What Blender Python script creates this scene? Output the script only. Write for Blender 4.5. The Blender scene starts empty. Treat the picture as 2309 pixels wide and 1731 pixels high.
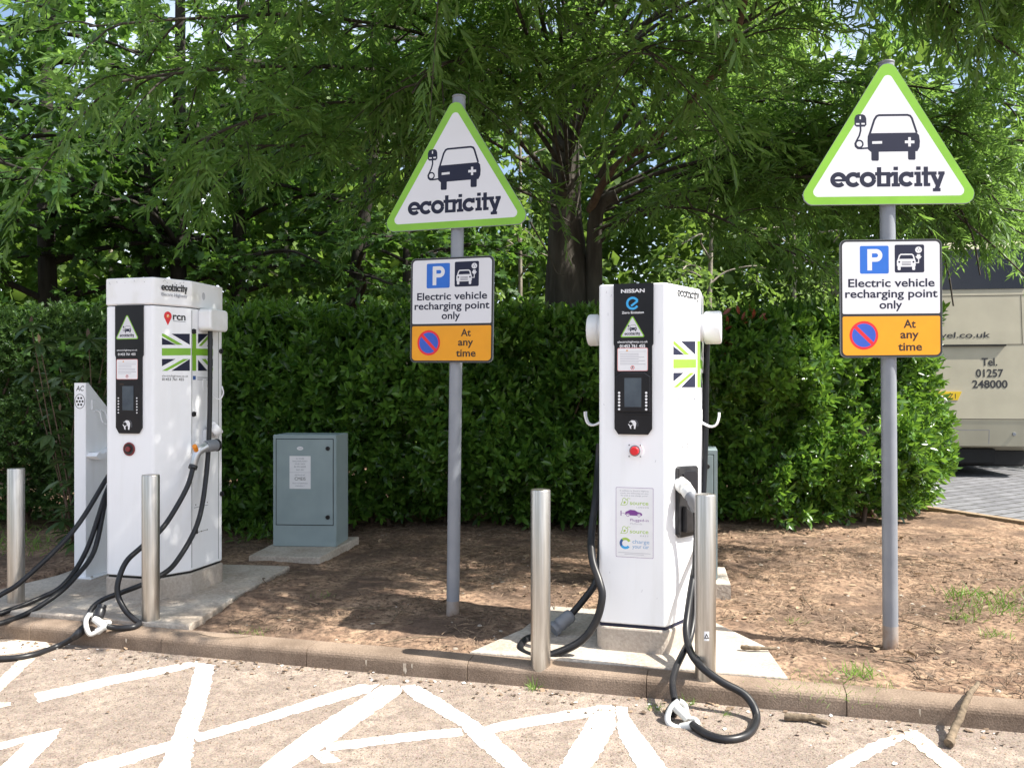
import bpy, math, random
import numpy as np
from mathutils import Vector, Matrix
from mathutils.geometry import tessellate_polygon
random.seed(7)
RNG = np.random.default_rng(7)
PI = math.pi
SC = bpy.context.scene
COL = SC.collection

# ------------------------------------------------------------------ camera, light
FPX, CX, CY, EYE = 1850.0, 1154.5, 880.0, 1.40      # focal length in photo pixels, horizon, eye height
cam_d = bpy.data.cameras.new('camera'); cam = bpy.data.objects.new('camera', cam_d); COL.objects.link(cam)
cam.location = (0, 0, EYE); cam.rotation_euler = (PI / 2, 0, 0)
cam_d.sensor_width = 36.0; cam_d.lens = FPX / 2309 * 36; cam_d.shift_y = 14.5 / 2309
cam_d.clip_start = 0.05; cam_d.clip_end = 800
SC.camera = cam
SUN_EL, SUN_AZ = math.radians(51), math.radians(107.5)   # azimuth clockwise from +Y
world = bpy.data.worlds.new('World'); SC.world = world; world.use_nodes = True
wn, wl = world.node_tree.nodes, world.node_tree.links
bg = wn['Background']; bg.inputs[1].default_value = 0.09
sky = wn.new('ShaderNodeTexSky'); sky.sky_type = 'NISHITA'; sky.sun_disc = False
sky.sun_elevation = SUN_EL; sky.sun_rotation = SUN_AZ; sky.air_density = 1.2; sky.dust_density = 2.0
tc = wn.new('ShaderNodeTexCoord'); cl = wn.new('ShaderNodeTexNoise'); cl.inputs['Scale'].default_value = 2.6
cl.inputs['Detail'].default_value = 6
cr = wn.new('ShaderNodeValToRGB'); cr.color_ramp.elements[0].position = .46; cr.color_ramp.elements[1].position = .64
mx = wn.new('ShaderNodeMixRGB'); mx.inputs[2].default_value = (8, 8.6, 9.8, 1)
wl.new(tc.outputs['Generated'], cl.inputs['Vector']); wl.new(cl.outputs['Fac'], cr.inputs[0])
wl.new(cr.outputs[0], mx.inputs[0]); wl.new(sky.outputs[0], mx.inputs[1]); wl.new(mx.outputs[0], bg.inputs[0])
sun_d = bpy.data.lights.new('sun', 'SUN'); sun_d.energy = 4.8; sun_d.angle = math.radians(.5); sun_d.color = (1, .95, .86)
sun = bpy.data.objects.new('sun', sun_d); COL.objects.link(sun)
SDIR = Vector((math.sin(SUN_AZ) * math.cos(SUN_EL), math.cos(SUN_AZ) * math.cos(SUN_EL), math.sin(SUN_EL)))
sun.rotation_euler = SDIR.to_track_quat('Z', 'Y').to_euler(); sun.location = SDIR * 60
SC.view_settings.view_transform = 'Standard'; SC.view_settings.look = 'None'; SC.view_settings.gamma = 1
SC.view_settings.exposure = 1.3
SC.cycles.max_bounces = 8; SC.cycles.transparent_max_bounces = 4

# ------------------------------------------------------------------ helpers
def P(u, v, Y):           # the point at depth Y measured from the photograph
    return Vector(((u - CX) / FPX * Y, Y, EYE - (v - CY) / FPX * Y))
def G(u, v, z=0.0):       # the point of the level z
    return P(u, v, FPX * (EYE - z) / (v - CY))
def zl(x, y): return (x * .3317, 950 + y * .3317)
def zr(x, y): return (1180 + x * .4464, 960 + y * .4464)

def lattice(x, y, seed=0):
    xi, yi = np.floor(x).astype(int), np.floor(y).astype(int); xf, yf = x - xi, y - yi
    xf, yf = xf * xf * (3 - 2 * xf), yf * yf * (3 - 2 * yf)
    def h(a, b):
        n = (a * 374761393 + b * 668265263 + seed * 974711) & 0x7fffffff
        n = ((n ^ (n >> 13)) * 1274126177) & 0x7fffffff
        return ((n ^ (n >> 16)) & 0xffff) / 65535.0
    return (h(xi, yi) * (1 - xf) + h(xi + 1, yi) * xf) * (1 - yf) + (h(xi, yi + 1) * (1 - xf) + h(xi + 1, yi + 1) * xf) * yf

# ---- materials
def srgb(r, g, b):
    f = lambda c: (c / 255 / 12.92) if c / 255 < .04045 else ((c / 255 + .055) / 1.055) ** 2.4
    return (f(r), f(g), f(b))
def mat(name, c, rough=.5, metal=0, c2=None, vs=6, det=5, lo=.35, hi=.65, bump=0, bs=80, spec=.4, stretch=None, fine=0, coat=0):
    m = bpy.data.materials.new(name); m.use_nodes = True
    n, l = m.node_tree.nodes, m.node_tree.links; b = n['Principled BSDF']
    b.inputs['Roughness'].default_value = rough; b.inputs['Metallic'].default_value = metal
    b.inputs['Specular IOR Level'].default_value = spec; b.inputs['Coat Weight'].default_value = coat
    t = n.new('ShaderNodeTexCoord'); src = t.outputs['Object']
    if stretch:
        mp = n.new('ShaderNodeMapping'); mp.inputs['Scale'].default_value = stretch
        l.new(src, mp.inputs[0]); src = mp.outputs[0]
    if c2 is None: c2 = tuple(x * .88 for x in c)
    z = n.new('ShaderNodeTexNoise'); z.inputs['Scale'].default_value = vs; z.inputs['Detail'].default_value = det
    r = n.new('ShaderNodeValToRGB'); e = r.color_ramp.elements
    e[0].position = lo; e[0].color = (*c, 1); e[1].position = hi; e[1].color = (*c2, 1)
    l.new(src, z.inputs['Vector']); l.new(z.outputs['Fac'], r.inputs[0]); out = r.outputs[0]
    if fine:
        z2 = n.new('ShaderNodeTexNoise'); z2.inputs['Scale'].default_value = bs; z2.inputs['Detail'].default_value = 4
        mm = n.new('ShaderNodeMixRGB'); mm.blend_type = 'OVERLAY'; mm.inputs[0].default_value = fine
        l.new(src, z2.inputs['Vector']); l.new(out, mm.inputs[1]); l.new(z2.outputs['Fac'], mm.inputs[2]); out = mm.outputs[0]
    l.new(out, b.inputs['Base Color'])
    if bump:
        z3 = n.new('ShaderNodeTexNoise'); z3.inputs['Scale'].default_value = bs; z3.inputs['Detail'].default_value = 5
        bp = n.new('ShaderNodeBump'); bp.inputs['Strength'].default_value = bump; bp.inputs['Distance'].default_value = .02
        l.new(src, z3.inputs['Vector']); l.new(z3.outputs['Fac'], bp.inputs['Height']); l.new(bp.outputs[0], b.inputs['Normal'])
    return m
def leafmat(name, dark, light, trans, rough=.45, tf=.4, spec=.5):
    m = bpy.data.materials.new(name); m.use_nodes = True
    n, l = m.node_tree.nodes, m.node_tree.links; b = n['Principled BSDF']; o = n['Material Output']
    b.inputs['Roughness'].default_value = rough; b.inputs['Specular IOR Level'].default_value = spec
    g = n.new('ShaderNodeNewGeometry'); r = n.new('ShaderNodeValToRGB'); e = r.color_ramp.elements
    e[0].color = (*dark, 1); e[1].color = (*light, 1)
    l.new(g.outputs['Random Per Island'], r.inputs[0]); l.new(r.outputs[0], b.inputs['Base Color'])
    t = n.new('ShaderNodeBsdfTranslucent'); x = n.new('ShaderNodeMixShader'); x.inputs[0].default_value = tf
    q = n.new('ShaderNodeMixRGB'); q.blend_type = 'MIX'; q.inputs[0].default_value = .75; q.inputs[2].default_value = (*trans, 1)
    l.new(r.outputs[0], q.inputs[1]); l.new(q.outputs[0], t.inputs[0])
    l.new(b.outputs[0], x.inputs[1]); l.new(t.outputs[0], x.inputs[2]); l.new(x.outputs[0], o.inputs[0])
    return m

M = {}
M['white'] = mat('white_paint', (.83, .84, .865), .34, c2=(.77, .775, .785), vs=5, lo=.5, hi=.8, stretch=(3, 3, .35), bump=.015, bs=40)
M['whitedirty'] = mat('weathered_white_paint', (.80, .805, .82), .4, c2=(.66, .65, .61), vs=5, lo=.5, hi=.8)
M['sticker'] = mat('white_sheet', (.76, .76, .78), .35, c2=(.73, .73, .75), vs=20)
M['signwhite'] = mat('sign_white', (.63, .63, .665), .35, c2=(.60, .60, .63), vs=4)
M['green'] = mat('lime_green', srgb(126, 180, 52), .35)
M['navy'] = mat('navy_print', (.010, .012, .035), .5, spec=.3)
M['ink'] = mat('black_print', (.02, .02, .022), .4)
M['greyink'] = mat('grey_print', (.25, .26, .30), .5)
M['paleink'] = mat('pale_grey_print', (.50, .50, .54), .5)
M['blue'] = mat('sign_blue', srgb(38, 100, 190), .35)
M['amber'] = mat('sign_amber', srgb(222, 150, 24), .35, c2=srgb(212, 143, 22))
M['brownink'] = mat('brown_black_print', (.035, .018, .01), .4)
M['red'] = mat('sign_red', srgb(214, 40, 48), .35)
M['darkred'] = mat('dull_red_plastic', srgb(128, 48, 50), .45)
M['roundelblue'] = mat('roundel_blue', srgb(50, 85, 180), .35)
M['black'] = mat('black_plastic', (.012, .012, .014), .36, c2=(.025, .025, .028), vs=20)
M['blackgloss'] = mat('black_panel', (.010, .010, .013), .3, c2=(.014, .014, .017), vs=8, spec=.25)
M['rubber'] = mat('black_rubber', (.014, .014, .016), .38, c2=(.035, .033, .03), vs=9, lo=.55, hi=.85, spec=.35)
M['glass'] = mat('screen_glass', (.07, .09, .11), .12, c2=(.05, .065, .085), vs=12)
M['greenlogo'] = mat('olive_green_print', srgb(165, 195, 90), .5)
M['purple'] = mat('purple_print', srgb(120, 60, 140), .5)
M['tealblue'] = mat('light_blue_print', srgb(110, 160, 205), .5)
M['deepblue'] = mat('deep_blue_print', srgb(45, 85, 150), .5)
M['cyan'] = mat('cyan_blue_print', srgb(60, 165, 225), .35)
M['pink'] = mat('pale_red_print', srgb(220, 150, 150), .5)
M['orange'] = mat('orange_plastic', srgb(230, 140, 40), .4)
M['steel'] = mat('brushed_steel', (.56, .53, .49), .36, 1.0, c2=(.44, .41, .37), vs=7, stretch=(14, 14, .5), bump=.06, bs=30)
M['chrome'] = mat('cast_alloy', (.55, .57, .60), .3, .7)
M['galv'] = mat('grey_painted_steel', (.24, .255, .285), .5, .2, c2=(.20, .215, .245), vs=5, bump=.03)
M['galvrust'] = mat('soil_stained_steel', (.30, .27, .25), .7, .1, c2=(.24, .17, .125), vs=12)
M['plastgrey'] = mat('grey_plastic', (.20, .21, .23), .45)
M['plastwhite'] = mat('off_white_plastic', (.66, .66, .64), .4, c2=(.5, .5, .48), vs=14)
M['cabinet'] = mat('grey_green_paint', (.285, .35, .36), .5, c2=(.25, .315, .325), vs=5, bump=.05, bs=160)
M['gap'] = mat('dark_gap', (.01, .01, .01), .8)
M['plinth'] = mat('concrete_plinth', (.42, .37, .32), .75, c2=(.33, .28, .235), vs=5, bump=.2, bs=60, fine=.3)
M['slab'] = mat('concrete_slab', (.47, .42, .36), .85, c2=(.36, .30, .245), vs=3.5, bump=.35, bs=55, fine=.5)
M['kerb'] = mat('kerb_concrete', (.27, .205, .155), .9, c2=(.16, .118, .088), vs=3.5, bump=.22, bs=130, fine=.6, spec=.15)
M['bark'] = mat('bark', (.075, .066, .055), .95, c2=(.034, .029, .024), vs=9, stretch=(1, 1, .25), bump=.9, bs=26)
M['barkdark'] = mat('dark_bark', (.035, .03, .024), .95, c2=(.018, .015, .012), vs=9, stretch=(1, 1, .25), bump=.8, bs=26)
M['barkbrown'] = mat('brown_bark', (.125, .088, .06), .85, c2=(.08, .05, .035), vs=14, bump=.4, bs=40)
M['barkpale'] = mat('pale_bark', (.30, .27, .22), .85, c2=(.12, .10, .08), vs=6, bump=.4, bs=40)
M['timber'] = mat('weathered_timber', (.36, .26, .17), .85, c2=(.24, .17, .11), vs=5, stretch=(1, 8, 8), bump=.3)
M['stick'] = mat('dry_stick', (.20, .15, .10), .9, c2=(.10, .075, .05), vs=40, bump=.3)
M['buscream'] = mat('cream_coach_paint', (.40, .365, .275), .4, c2=(.35, .32, .24), vs=2)
M['busglass'] = mat('dark_coach_glass', (.012, .012, .014), .08)
M['rubberdark'] = mat('tyre_rubber', (.015, .015, .015), .7)
M['plateyellow'] = mat('yellow_plate', srgb(225, 190, 40), .4)
M['lamppole'] = mat('pale_steel', (.55, .57, .6), .5, .3)
M['pebble'] = mat('pale_pebble', (.42, .37, .31), .8, c2=(.30, .25, .2), vs=3)
M['litter'] = leafmat('dry_needle_litter', (.055, .038, .027), (.32, .225, .15), (.3, .2, .1), .9, .1)
M['deadleaf'] = leafmat('dead_leaf', (.07, .045, .03), (.38, .28, .18), (.3, .2, .1), .8, .1)
M['fleck'] = leafmat('paint_flakes', (.55, .52, .48), (.8, .78, .75), (.6, .6, .55), .8, .05)
M['grass'] = leafmat('grass_blades', (.07, .15, .02), (.20, .34, .05), (.25, .42, .06), .5, .35)
M['willow'] = leafmat('narrow_leaf', (.05, .115, .03), (.15, .255, .068), (.27, .46, .08), .42, .5, .4)
M['maple'] = leafmat('lobed_leaf', (.016, .052, .010), (.06, .135, .024), (.16, .32, .04), .5, .42, .4)
M['laurel'] = leafmat('laurel_leaf', (.018, .06, .012), (.115, .235, .034), (.28, .50, .05), .30, .32, .5)
M['redleaf'] = leafmat('red_leaf', (.16, .03, .02), (.30, .07, .04), (.4, .1, .05), .35, .3)
M['box'] = leafmat('small_hedge_leaf', (.022, .06, .014), (.07, .14, .03), (.15, .28, .05), .5, .3)
M['rhodo'] = leafmat('long_leaf', (.03, .065, .02), (.09, .14, .05), (.15, .25, .06), .35, .25)
M['woodleaf'] = leafmat('woodland_leaf', (.03, .075, .014), (.13, .21, .04), (.24, .38, .06), .55, .45, .3)
M['shrubleaf'] = leafmat('pale_shrub_leaf', (.07, .13, .025), (.20, .30, .07), (.30, .46, .09), .5, .42, .3)

def groundmat(name, cols, scales, bump, bs, speck=None):
    m = bpy.data.materials.new(name); m.use_nodes = True
    n, l = m.node_tree.nodes, m.node_tree.links; b = n['Principled BSDF']
    b.inputs['Roughness'].default_value = .95; b.inputs['Specular IOR Level'].default_value = .05
    t = n.new('ShaderNodeTexCoord'); out = None
    for i, (c, s) in enumerate(zip(cols, scales)):
        if i == 0:
            rgb = n.new('ShaderNodeRGB'); rgb.outputs[0].default_value = (*c, 1); out = rgb.outputs[0]; continue
        z = n.new('ShaderNodeTexNoise'); z.inputs['Scale'].default_value = s; z.inputs['Detail'].default_value = 6; z.inputs['Roughness'].default_value = .65
        r = n.new('ShaderNodeValToRGB'); r.color_ramp.elements[0].position = .45; r.color_ramp.elements[1].position = .62
        x = n.new('ShaderNodeMixRGB'); x.inputs[2].default_value = (*c, 1)
        l.new(t.outputs['Object'], z.inputs['Vector']); l.new(z.outputs['Fac'], r.inputs[0]); l.new(r.outputs[0], x.inputs[0]); l.new(out, x.inputs[1]); out = x.outputs[0]
    if speck:
        v = n.new('ShaderNodeTexVoronoi'); v.inputs['Scale'].default_value = speck[0]
        x = n.new('ShaderNodeMixRGB'); x.blend_type = 'OVERLAY'; x.inputs[0].default_value = speck[1]
        hs = n.new('ShaderNodeHueSaturation'); hs.inputs['Saturation'].default_value = .12
        l.new(t.outputs['Object'], v.inputs['Vector']); l.new(out, x.inputs[1]); l.new(v.outputs['Color'], hs.inputs['Color']); l.new(hs.outputs[0], x.inputs[2]); out = x.outputs[0]
    l.new(out, b.inputs['Base Color'])
    z = n.new('ShaderNodeTexNoise'); z.inputs['Scale'].default_value = bs; z.inputs['Detail'].default_value = 6; z.inputs['Roughness'].default_value = .7
    bp = n.new('ShaderNodeBump'); bp.inputs['Strength'].default_value = bump; bp.inputs['Distance'].default_value = .03
    l.new(t.outputs['Object'], z.inputs['Vector']); l.new(z.outputs['Fac'], bp.inputs['Height']); l.new(bp.outputs[0], b.inputs['Normal'])
    return m
M['earth'] = groundmat('bare_earth', [(.33, .22, .15), (.21, .135, .095), (.43, .30, .205), (.15, .105, .08), (.115, .08, .06)], [0, 3.2, 7, 1.4, 30], .5, 95)
M['forest'] = groundmat('woodland_floor', [(.10, .075, .045), (.06, .08, .03), (.15, .10, .06)], [0, .8, 3], .8, 12)
M['asphalt'] = groundmat('dusty_asphalt', [(.235, .192, .160), (.172, .140, .118), (.295, .240, .198), (.188, .152, .127)], [0, 1.3, 2.6, 16], .5, 140, (170, .55))

def paintmat():
    m = bpy.data.materials.new('road_paint'); m.use_nodes = True
    n, l = m.node_tree.nodes, m.node_tree.links; b = n['Principled BSDF']; b.inputs['Roughness'].default_value = .8
    t = n.new('ShaderNodeTexCoord'); z = n.new('ShaderNodeTexNoise'); z.inputs['Scale'].default_value = 26; z.inputs['Detail'].default_value = 7; z.inputs['Roughness'].default_value = .7
    r = n.new('ShaderNodeValToRGB'); e = r.color_ramp.elements; e[0].position = .55; e[0].color = (.70, .68, .64, 1); e[1].position = .66; e[1].color = (.40, .32, .24, 1)
    l.new(t.outputs['Object'], z.inputs['Vector']); l.new(z.outputs['Fac'], r.inputs[0]); l.new(r.outputs[0], b.inputs['Base Color'])
    return m
M['paint'] = paintmat()
M['paintworn'] = mat('worn_cream_paint', (.60, .52, .42), .85, c2=(.42, .34, .26), vs=22, lo=.45, hi=.65)
def pavemat():
    m = bpy.data.materials.new('block_paving'); m.use_nodes = True
    n, l = m.node_tree.nodes, m.node_tree.links; b = n['Principled BSDF']; b.inputs['Roughness'].default_value = .85
    t = n.new('ShaderNodeTexCoord'); mp = n.new('ShaderNodeMapping'); mp.inputs['Rotation'].default_value = (0, 0, math.radians(-32))
    k = n.new('ShaderNodeTexBrick'); k.inputs['Scale'].default_value = 1; k.inputs['Brick Width'].default_value = .42; k.inputs['Row Height'].default_value = .21
    k.inputs['Mortar Size'].default_value = .016; k.inputs['Color1'].default_value = (.165, .165, .178, 1); k.inputs['Color2'].default_value = (.12, .12, .132, 1); k.inputs['Mortar'].default_value = (.035, .033, .03, 1)
    z = n.new('ShaderNodeTexNoise'); z.inputs['Scale'].default_value = 12; x = n.new('ShaderNodeMixRGB'); x.blend_type = 'OVERLAY'; x.inputs[0].default_value = .5
    l.new(t.outputs['Object'], mp.inputs[0]); l.new(mp.outputs[0], k.inputs[0]); l.new(t.outputs['Object'], z.inputs['Vector'])
    l.new(k.outputs['Color'], x.inputs[1]); l.new(z.outputs['Fac'], x.inputs[2]); l.new(x.outputs[0], b.inputs['Base Color'])
    bp = n.new('ShaderNodeBump'); bp.invert = True; bp.inputs['Strength'].default_value = .6; l.new(k.outputs['Fac'], bp.inputs['Height']); l.new(bp.outputs[0], b.inputs['Normal'])
    return m
M['paving'] = pavemat()

# ---- mesh builder
class MB:
    def __init__(s): s.v, s.f, s.m, s.sm, s.mats = [], [], [], [], []; s.X = Matrix.Identity(4); s.lay = 0
    def mi(s, name):
        if name not in s.mats: s.mats.append(name)
        return s.mats.index(name)
    def add(s, vs, fs, mt, smooth=False):
        o = len(s.v); k = s.mi(mt)
        s.v += [tuple(s.X @ Vector(v)) for v in vs]
        for f in fs: s.f.append([i + o for i in f]); s.m.append(k); s.sm.append(smooth)
    def box(s, a, b, mt, bev=0):
        (x0, y0, z0), (x1, y1, z1) = a, b
        s.prism([(x0, y0), (x1, y0), (x1, y1), (x0, y1)], z0, z1, mt, bev)
    def prism(s, poly, z0, z1, mt, bev=0, smooth=False):
        # polygon counter-clockwise in plan, ends bevelled by bev
        n = len(poly); rings = []
        def inset(d):
            out = []
            for i in range(n):
                p, q, r = Vector(poly[i - 1]), Vector(poly[i]), Vector(poly[(i + 1) % n])
                e1, e2 = (q - p).normalized(), (r - q).normalized()
                n1, n2 = Vector((-e1.y, e1.x)), Vector((-e2.y, e2.x)); k = n1 + n2
                out.append(q + k * (d / max(.3, 1 + n1.dot(n2))))
            return out
        if bev: rings = [(inset(bev), z0), (inset(0), z0 + bev), (inset(0), z1 - bev), (inset(bev * .3), z1 - bev * .3), (inset(bev), z1)]
        else: rings = [(inset(0), z0), (inset(0), z1)]
        vs = [(p[0], p[1], z) for r, z in rings for p in r]; fs = []
        for k in range(len(rings) - 1):
            for i in range(n): j = (i + 1) % n; fs.append([k * n + i, k * n + j, (k + 1) * n + j, (k + 1) * n + i])
        fs.append(list(range(n))[::-1]); fs.append([(len(rings) - 1) * n + i for i in range(n)])
        s.add(vs, fs, mt, smooth)
    def tube(s, pts, rad, mt, n=10, caps=True, smooth=True):
        pts = [Vector(p) for p in pts]; k = len(pts)
        if not hasattr(rad, '__len__'): rad = [rad] * k
        t = [(pts[min(i + 1, k - 1)] - pts[max(i - 1, 0)]).normalized() for i in range(k)]
        a = t[0].orthogonal().normalized(); vs = []; fs = []
        for i in range(k):
            a = (a - t[i] * a.dot(t[i])).normalized(); b = t[i].cross(a)
            for j in range(n):
                w = 2 * PI * j / n; vs.append(pts[i] + (a * math.cos(w) + b * math.sin(w)) * rad[i])
        for i in range(k - 1):
            for j in range(n): q = (j + 1) % n; fs.append([i * n + j, i * n + q, (i + 1) * n + q, (i + 1) * n + j])
        s.add(vs, fs, mt, smooth)
        if caps: s.add(vs[:n], [list(range(n))[::-1]], mt); s.add(vs[-n:], [list(range(n))], mt)
    def rod(s, p, q, r, mt, n=20, bev=0, r2=None):
        p, q = Vector(p), Vector(q); d = (q - p).normalized(); r2 = r if r2 is None else r2
        if bev: s.tube([p, p + d * bev * .3, p + d * bev, q - d * bev, q - d * bev * .3, q], [r - bev, r - bev * .3, r, r2, r2 - bev * .3, r2 - bev], mt, n)
        else: s.tube([p, q], [r, r2], mt, n)
    # flat artwork: (a, b) on the plane of s.X, each shape a little prouder than the one below
    def flat(s, pts, mt, h=None):
        if h is None: s.lay += 1; h = s.lay * 1.5e-5
        pts = [Vector((p[0], p[1], 0)) for p in pts]
        tr = tessellate_polygon([pts])
        fs = []
        for a, b, c in tr:
            nz = (pts[b] - pts[a]).cross(pts[c] - pts[a]).z
            fs.append([a, b, c] if nz > 0 else [a, c, b])
        s.add([(p.x, p.y, h) for p in pts], fs, mt)
    def strip(s, pts, w, mt, closed=False):
        s.lay += 1; h = s.lay * 1.5e-5; pts = [Vector(p) for p in pts]; n = len(pts); L = []; R = []
        for i in range(n):
            p = pts[i - 1] if (i or closed) else pts[i]; q = pts[(i + 1) % n] if (i < n - 1 or closed) else pts[i]
            if closed: e1, e2 = (pts[i] - p).normalized(), (q - pts[i]).normalized()
            else:
                e1 = (pts[i] - p).normalized() if i else (q - pts[i]).normalized(); e2 = (q - pts[i]).normalized() if i < n - 1 else e1
            n1, n2 = Vector((-e1.y, e1.x)), Vector((-e2.y, e2.x)); k = (n1 + n2) * (w / 2 / max(.35, 1 + n1.dot(n2)))
            L.append(pts[i] + k); R.append(pts[i] - k)
        vs = [(p.x, p.y, h) for p in L + R]; m_ = n if closed else n - 1
        s.add(vs, [[n + i, n + (i + 1) % n, (i + 1) % n, i] for i in range(m_)], mt)
    def text(s, body, x0, y0, mt, w=None, cap=None, bold=0, align='l', shear=0):
        vs, fs, (bx0, bx1) = glyphs(body, bold); s.lay += 1; h = s.lay * 1.5e-5
        sx = w / (bx1 - bx0) if w else None; sy = cap / .729 if cap else None
        sx = sx or sy; sy = sy or sx; ww = (bx1 - bx0) * sx
        ox = x0 - (ww / 2 if align == 'c' else ww if align == 'r' else 0)
        s.add([(ox + (x - bx0) * sx + shear * y * sy, y0 + y * sy, h) for x, y in vs], fs, mt)
    def build(s, name, parent=None, loc=None):
        me = bpy.data.meshes.new(name); me.from_pydata(s.v, [], s.f)
        for k in s.mats: me.materials.append(M[k])
        me.polygons.foreach_set('material_index', s.m); me.polygons.foreach_set('use_smooth', s.sm); me.update()
        o = bpy.data.objects.new(name, me); COL.objects.link(o)
        if parent: o.parent = parent
        if loc: o.location = loc
        return o
_gl = {}
def glyphs(body, bold):
    k = (body, bold)
    if k not in _gl:
        cu = bpy.data.curves.new('lettering', 'FONT'); cu.body = body; cu.size = 1; cu.offset = bold; cu.resolution_u = 4; cu.fill_mode = 'FRONT'
        ob = bpy.data.objects.new('lettering', cu); COL.objects.link(ob); me = ob.to_mesh()
        vs = [(v.co.x, v.co.y) for v in me.vertices]; fs = []
        for p in me.polygons:
            f = list(p.vertices); a, b, c = (Vector(vs[i]) for i in f[:3])
            fs.append(f if p.normal.z > 0 else f[::-1])
        ob.to_mesh_clear(); bpy.data.objects.remove(ob); bpy.data.curves.remove(cu)
        xs = [v[0] for v in vs]; _gl[k] = (vs, fs, (min(xs), max(xs)))
    return _gl[k]
def arc(cx, cy, r, a0, a1, n=14, ry=None):
    ry = r if ry is None else ry
    return [(cx + r * math.cos(math.radians(a0 + (a1 - a0) * i / n)), cy + ry * math.sin(math.radians(a0 + (a1 - a0) * i / n))) for i in range(n + 1)]
def rrect(x0, y0, x1, y1, r, n=5):
    return arc(x1 - r, y0 + r, r, -90, 0, n) + arc(x1 - r, y1 - r, r, 0, 90, n) + arc(x0 + r, y1 - r, r, 90, 180, n) + arc(x0 + r, y0 + r, r, 180, 270, n)
def rpoly(pts, r, n=6):   # convex polygon, corners rounded
    out = []; k = len(pts)
    for i in range(k):
        p, q, s = Vector(pts[i - 1]), Vector(pts[i]), Vector(pts[(i + 1) % k])
        a, b = (p - q).normalized(), (s - q).normalized(); rr = r[i] if hasattr(r, '__len__') else r
        if rr <= 0: out.append(tuple(q)); continue
        ang = a.angle(b); d = rr / math.tan(ang / 2); c = q + (a + b).normalized() * (rr / math.sin(ang / 2))
        p0, p1 = q + a * d - c, q + b * d - c; w = p0.angle_signed(p1)
        for j in range(n + 1):
            t = j / n; v = p0.lerp(p1, t).normalized() * rr; out.append(tuple(c + v))
    return out
def smooth(pts, sub=6):
    pts = [Vector(p) for p in pts]; out = []
    for i in range(len(pts) - 1):
        p0, p1, p2, p3 = pts[max(i - 1, 0)], pts[i], pts[i + 1], pts[min(i + 2, len(pts) - 1)]
        for j in range(sub):
            t = j / sub
            out.append(.5 * ((2 * p1) + (p2 - p0) * t + (2 * p0 - 5 * p1 + 4 * p2 - p3) * t * t + (3 * p1 - p0 - 3 * p2 + p3) * t ** 3))
    return out + [pts[-1]]
def frame(o, ex, ez):     # plane at o, a along ex, b along ez, outward = ex x ez
    ex, ez = Vector(ex).normalized(), Vector(ez).normalized(); n = ex.cross(ez)
    return Matrix(((ex.x, ez.x, n.x, o[0]), (ex.y, ez.y, n.y, o[1]), (ex.z, ez.z, n.z, o[2]), (0, 0, 0, 1)))
def thing(name, label, cat, loc=(0, 0, 0), rz=0, group=None):
    o = bpy.data.objects.new(name, None); COL.objects.link(o); o.location = loc; o.rotation_euler = (0, 0, rz); o.empty_display_size = .1
    return tag(o, label, cat, group)
def tag(o, label=None, cat=None, group=None, kind=None):
    if label: o['label'] = label
    if cat: o['category'] = cat
    if group: o['group'] = group
    if kind: o['kind'] = kind
    return o
def trimesh(name, V, F, mt, parent=None, idx=None):
    me = bpy.data.meshes.new(name); V = np.ascontiguousarray(V, dtype=np.float32); F = np.ascontiguousarray(F, dtype=np.int32)
    me.vertices.add(len(V)); me.vertices.foreach_set('co', V.ravel()); me.loops.add(F.size); me.loops.foreach_set('vertex_index', F.ravel())
    me.polygons.add(len(F)); me.polygons.foreach_set('loop_start', np.arange(0, F.size, F.shape[1], dtype=np.int32))
    me.update(calc_edges=True)
    for k in ([mt] if isinstance(mt, str) else mt): me.materials.append(M[k])
    if idx is not None: me.polygons.foreach_set('material_index', np.asarray(idx, dtype=np.int32))
    o = bpy.data.objects.new(name, me); COL.objects.link(o)
    if parent: o.parent = parent
    return o

# ------------------------------------------------------------------ ground
KA, KANG = Vector((-3.1, 4.97)), math.radians(14.4)
KD, KB = Vector((math.cos(KANG), -math.sin(KANG))), Vector((math.sin(KANG), math.cos(KANG)))   # along the kerb, and back from it
def K(s, t, z=0): p = KA + KD * s + KB * t; return Vector((p.x, p.y, z))
E0, ED = Vector((5.37, 8.6)), Vector((-.61, 1.4)).normalized()                                  # edge of the drive
def bedz(x, y):
    x, y = np.asarray(x, float), np.asarray(y, float)
    t = (x - KA.x) * KB.x + (y - KA.y) * KB.y
    z = .06 * (lattice(x * .9, y * .9, 1) - .5) + .035 * (lattice(x * 3.1, y * 3.1, 2) - .5) + .018 * (lattice(x * 9, y * 9, 3) - .5) + .011 * (lattice(x * 23, y * 23, 4) - .5)
    near = np.clip((t - .13) / .35, 0, 1)
    return z * (.25 + .75 * near) - .012 * (1 - near)
far = MB(); far.flat([(-250, -60), (250, -60), (250, 400), (-250, 400)], 'forest', h=-.13); tag(far.build('ground'), kind='structure')
rd = MB()
gx = np.linspace(-9, 13, 90)
rp = [K(-26, 0), K(30, 0), K(30, -30), K(-26, -30)]; rd.flat([(p.x, p.y) for p in rp], 'asphalt', h=-.1)
road = tag(rd.build('road'), kind='structure')
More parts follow.
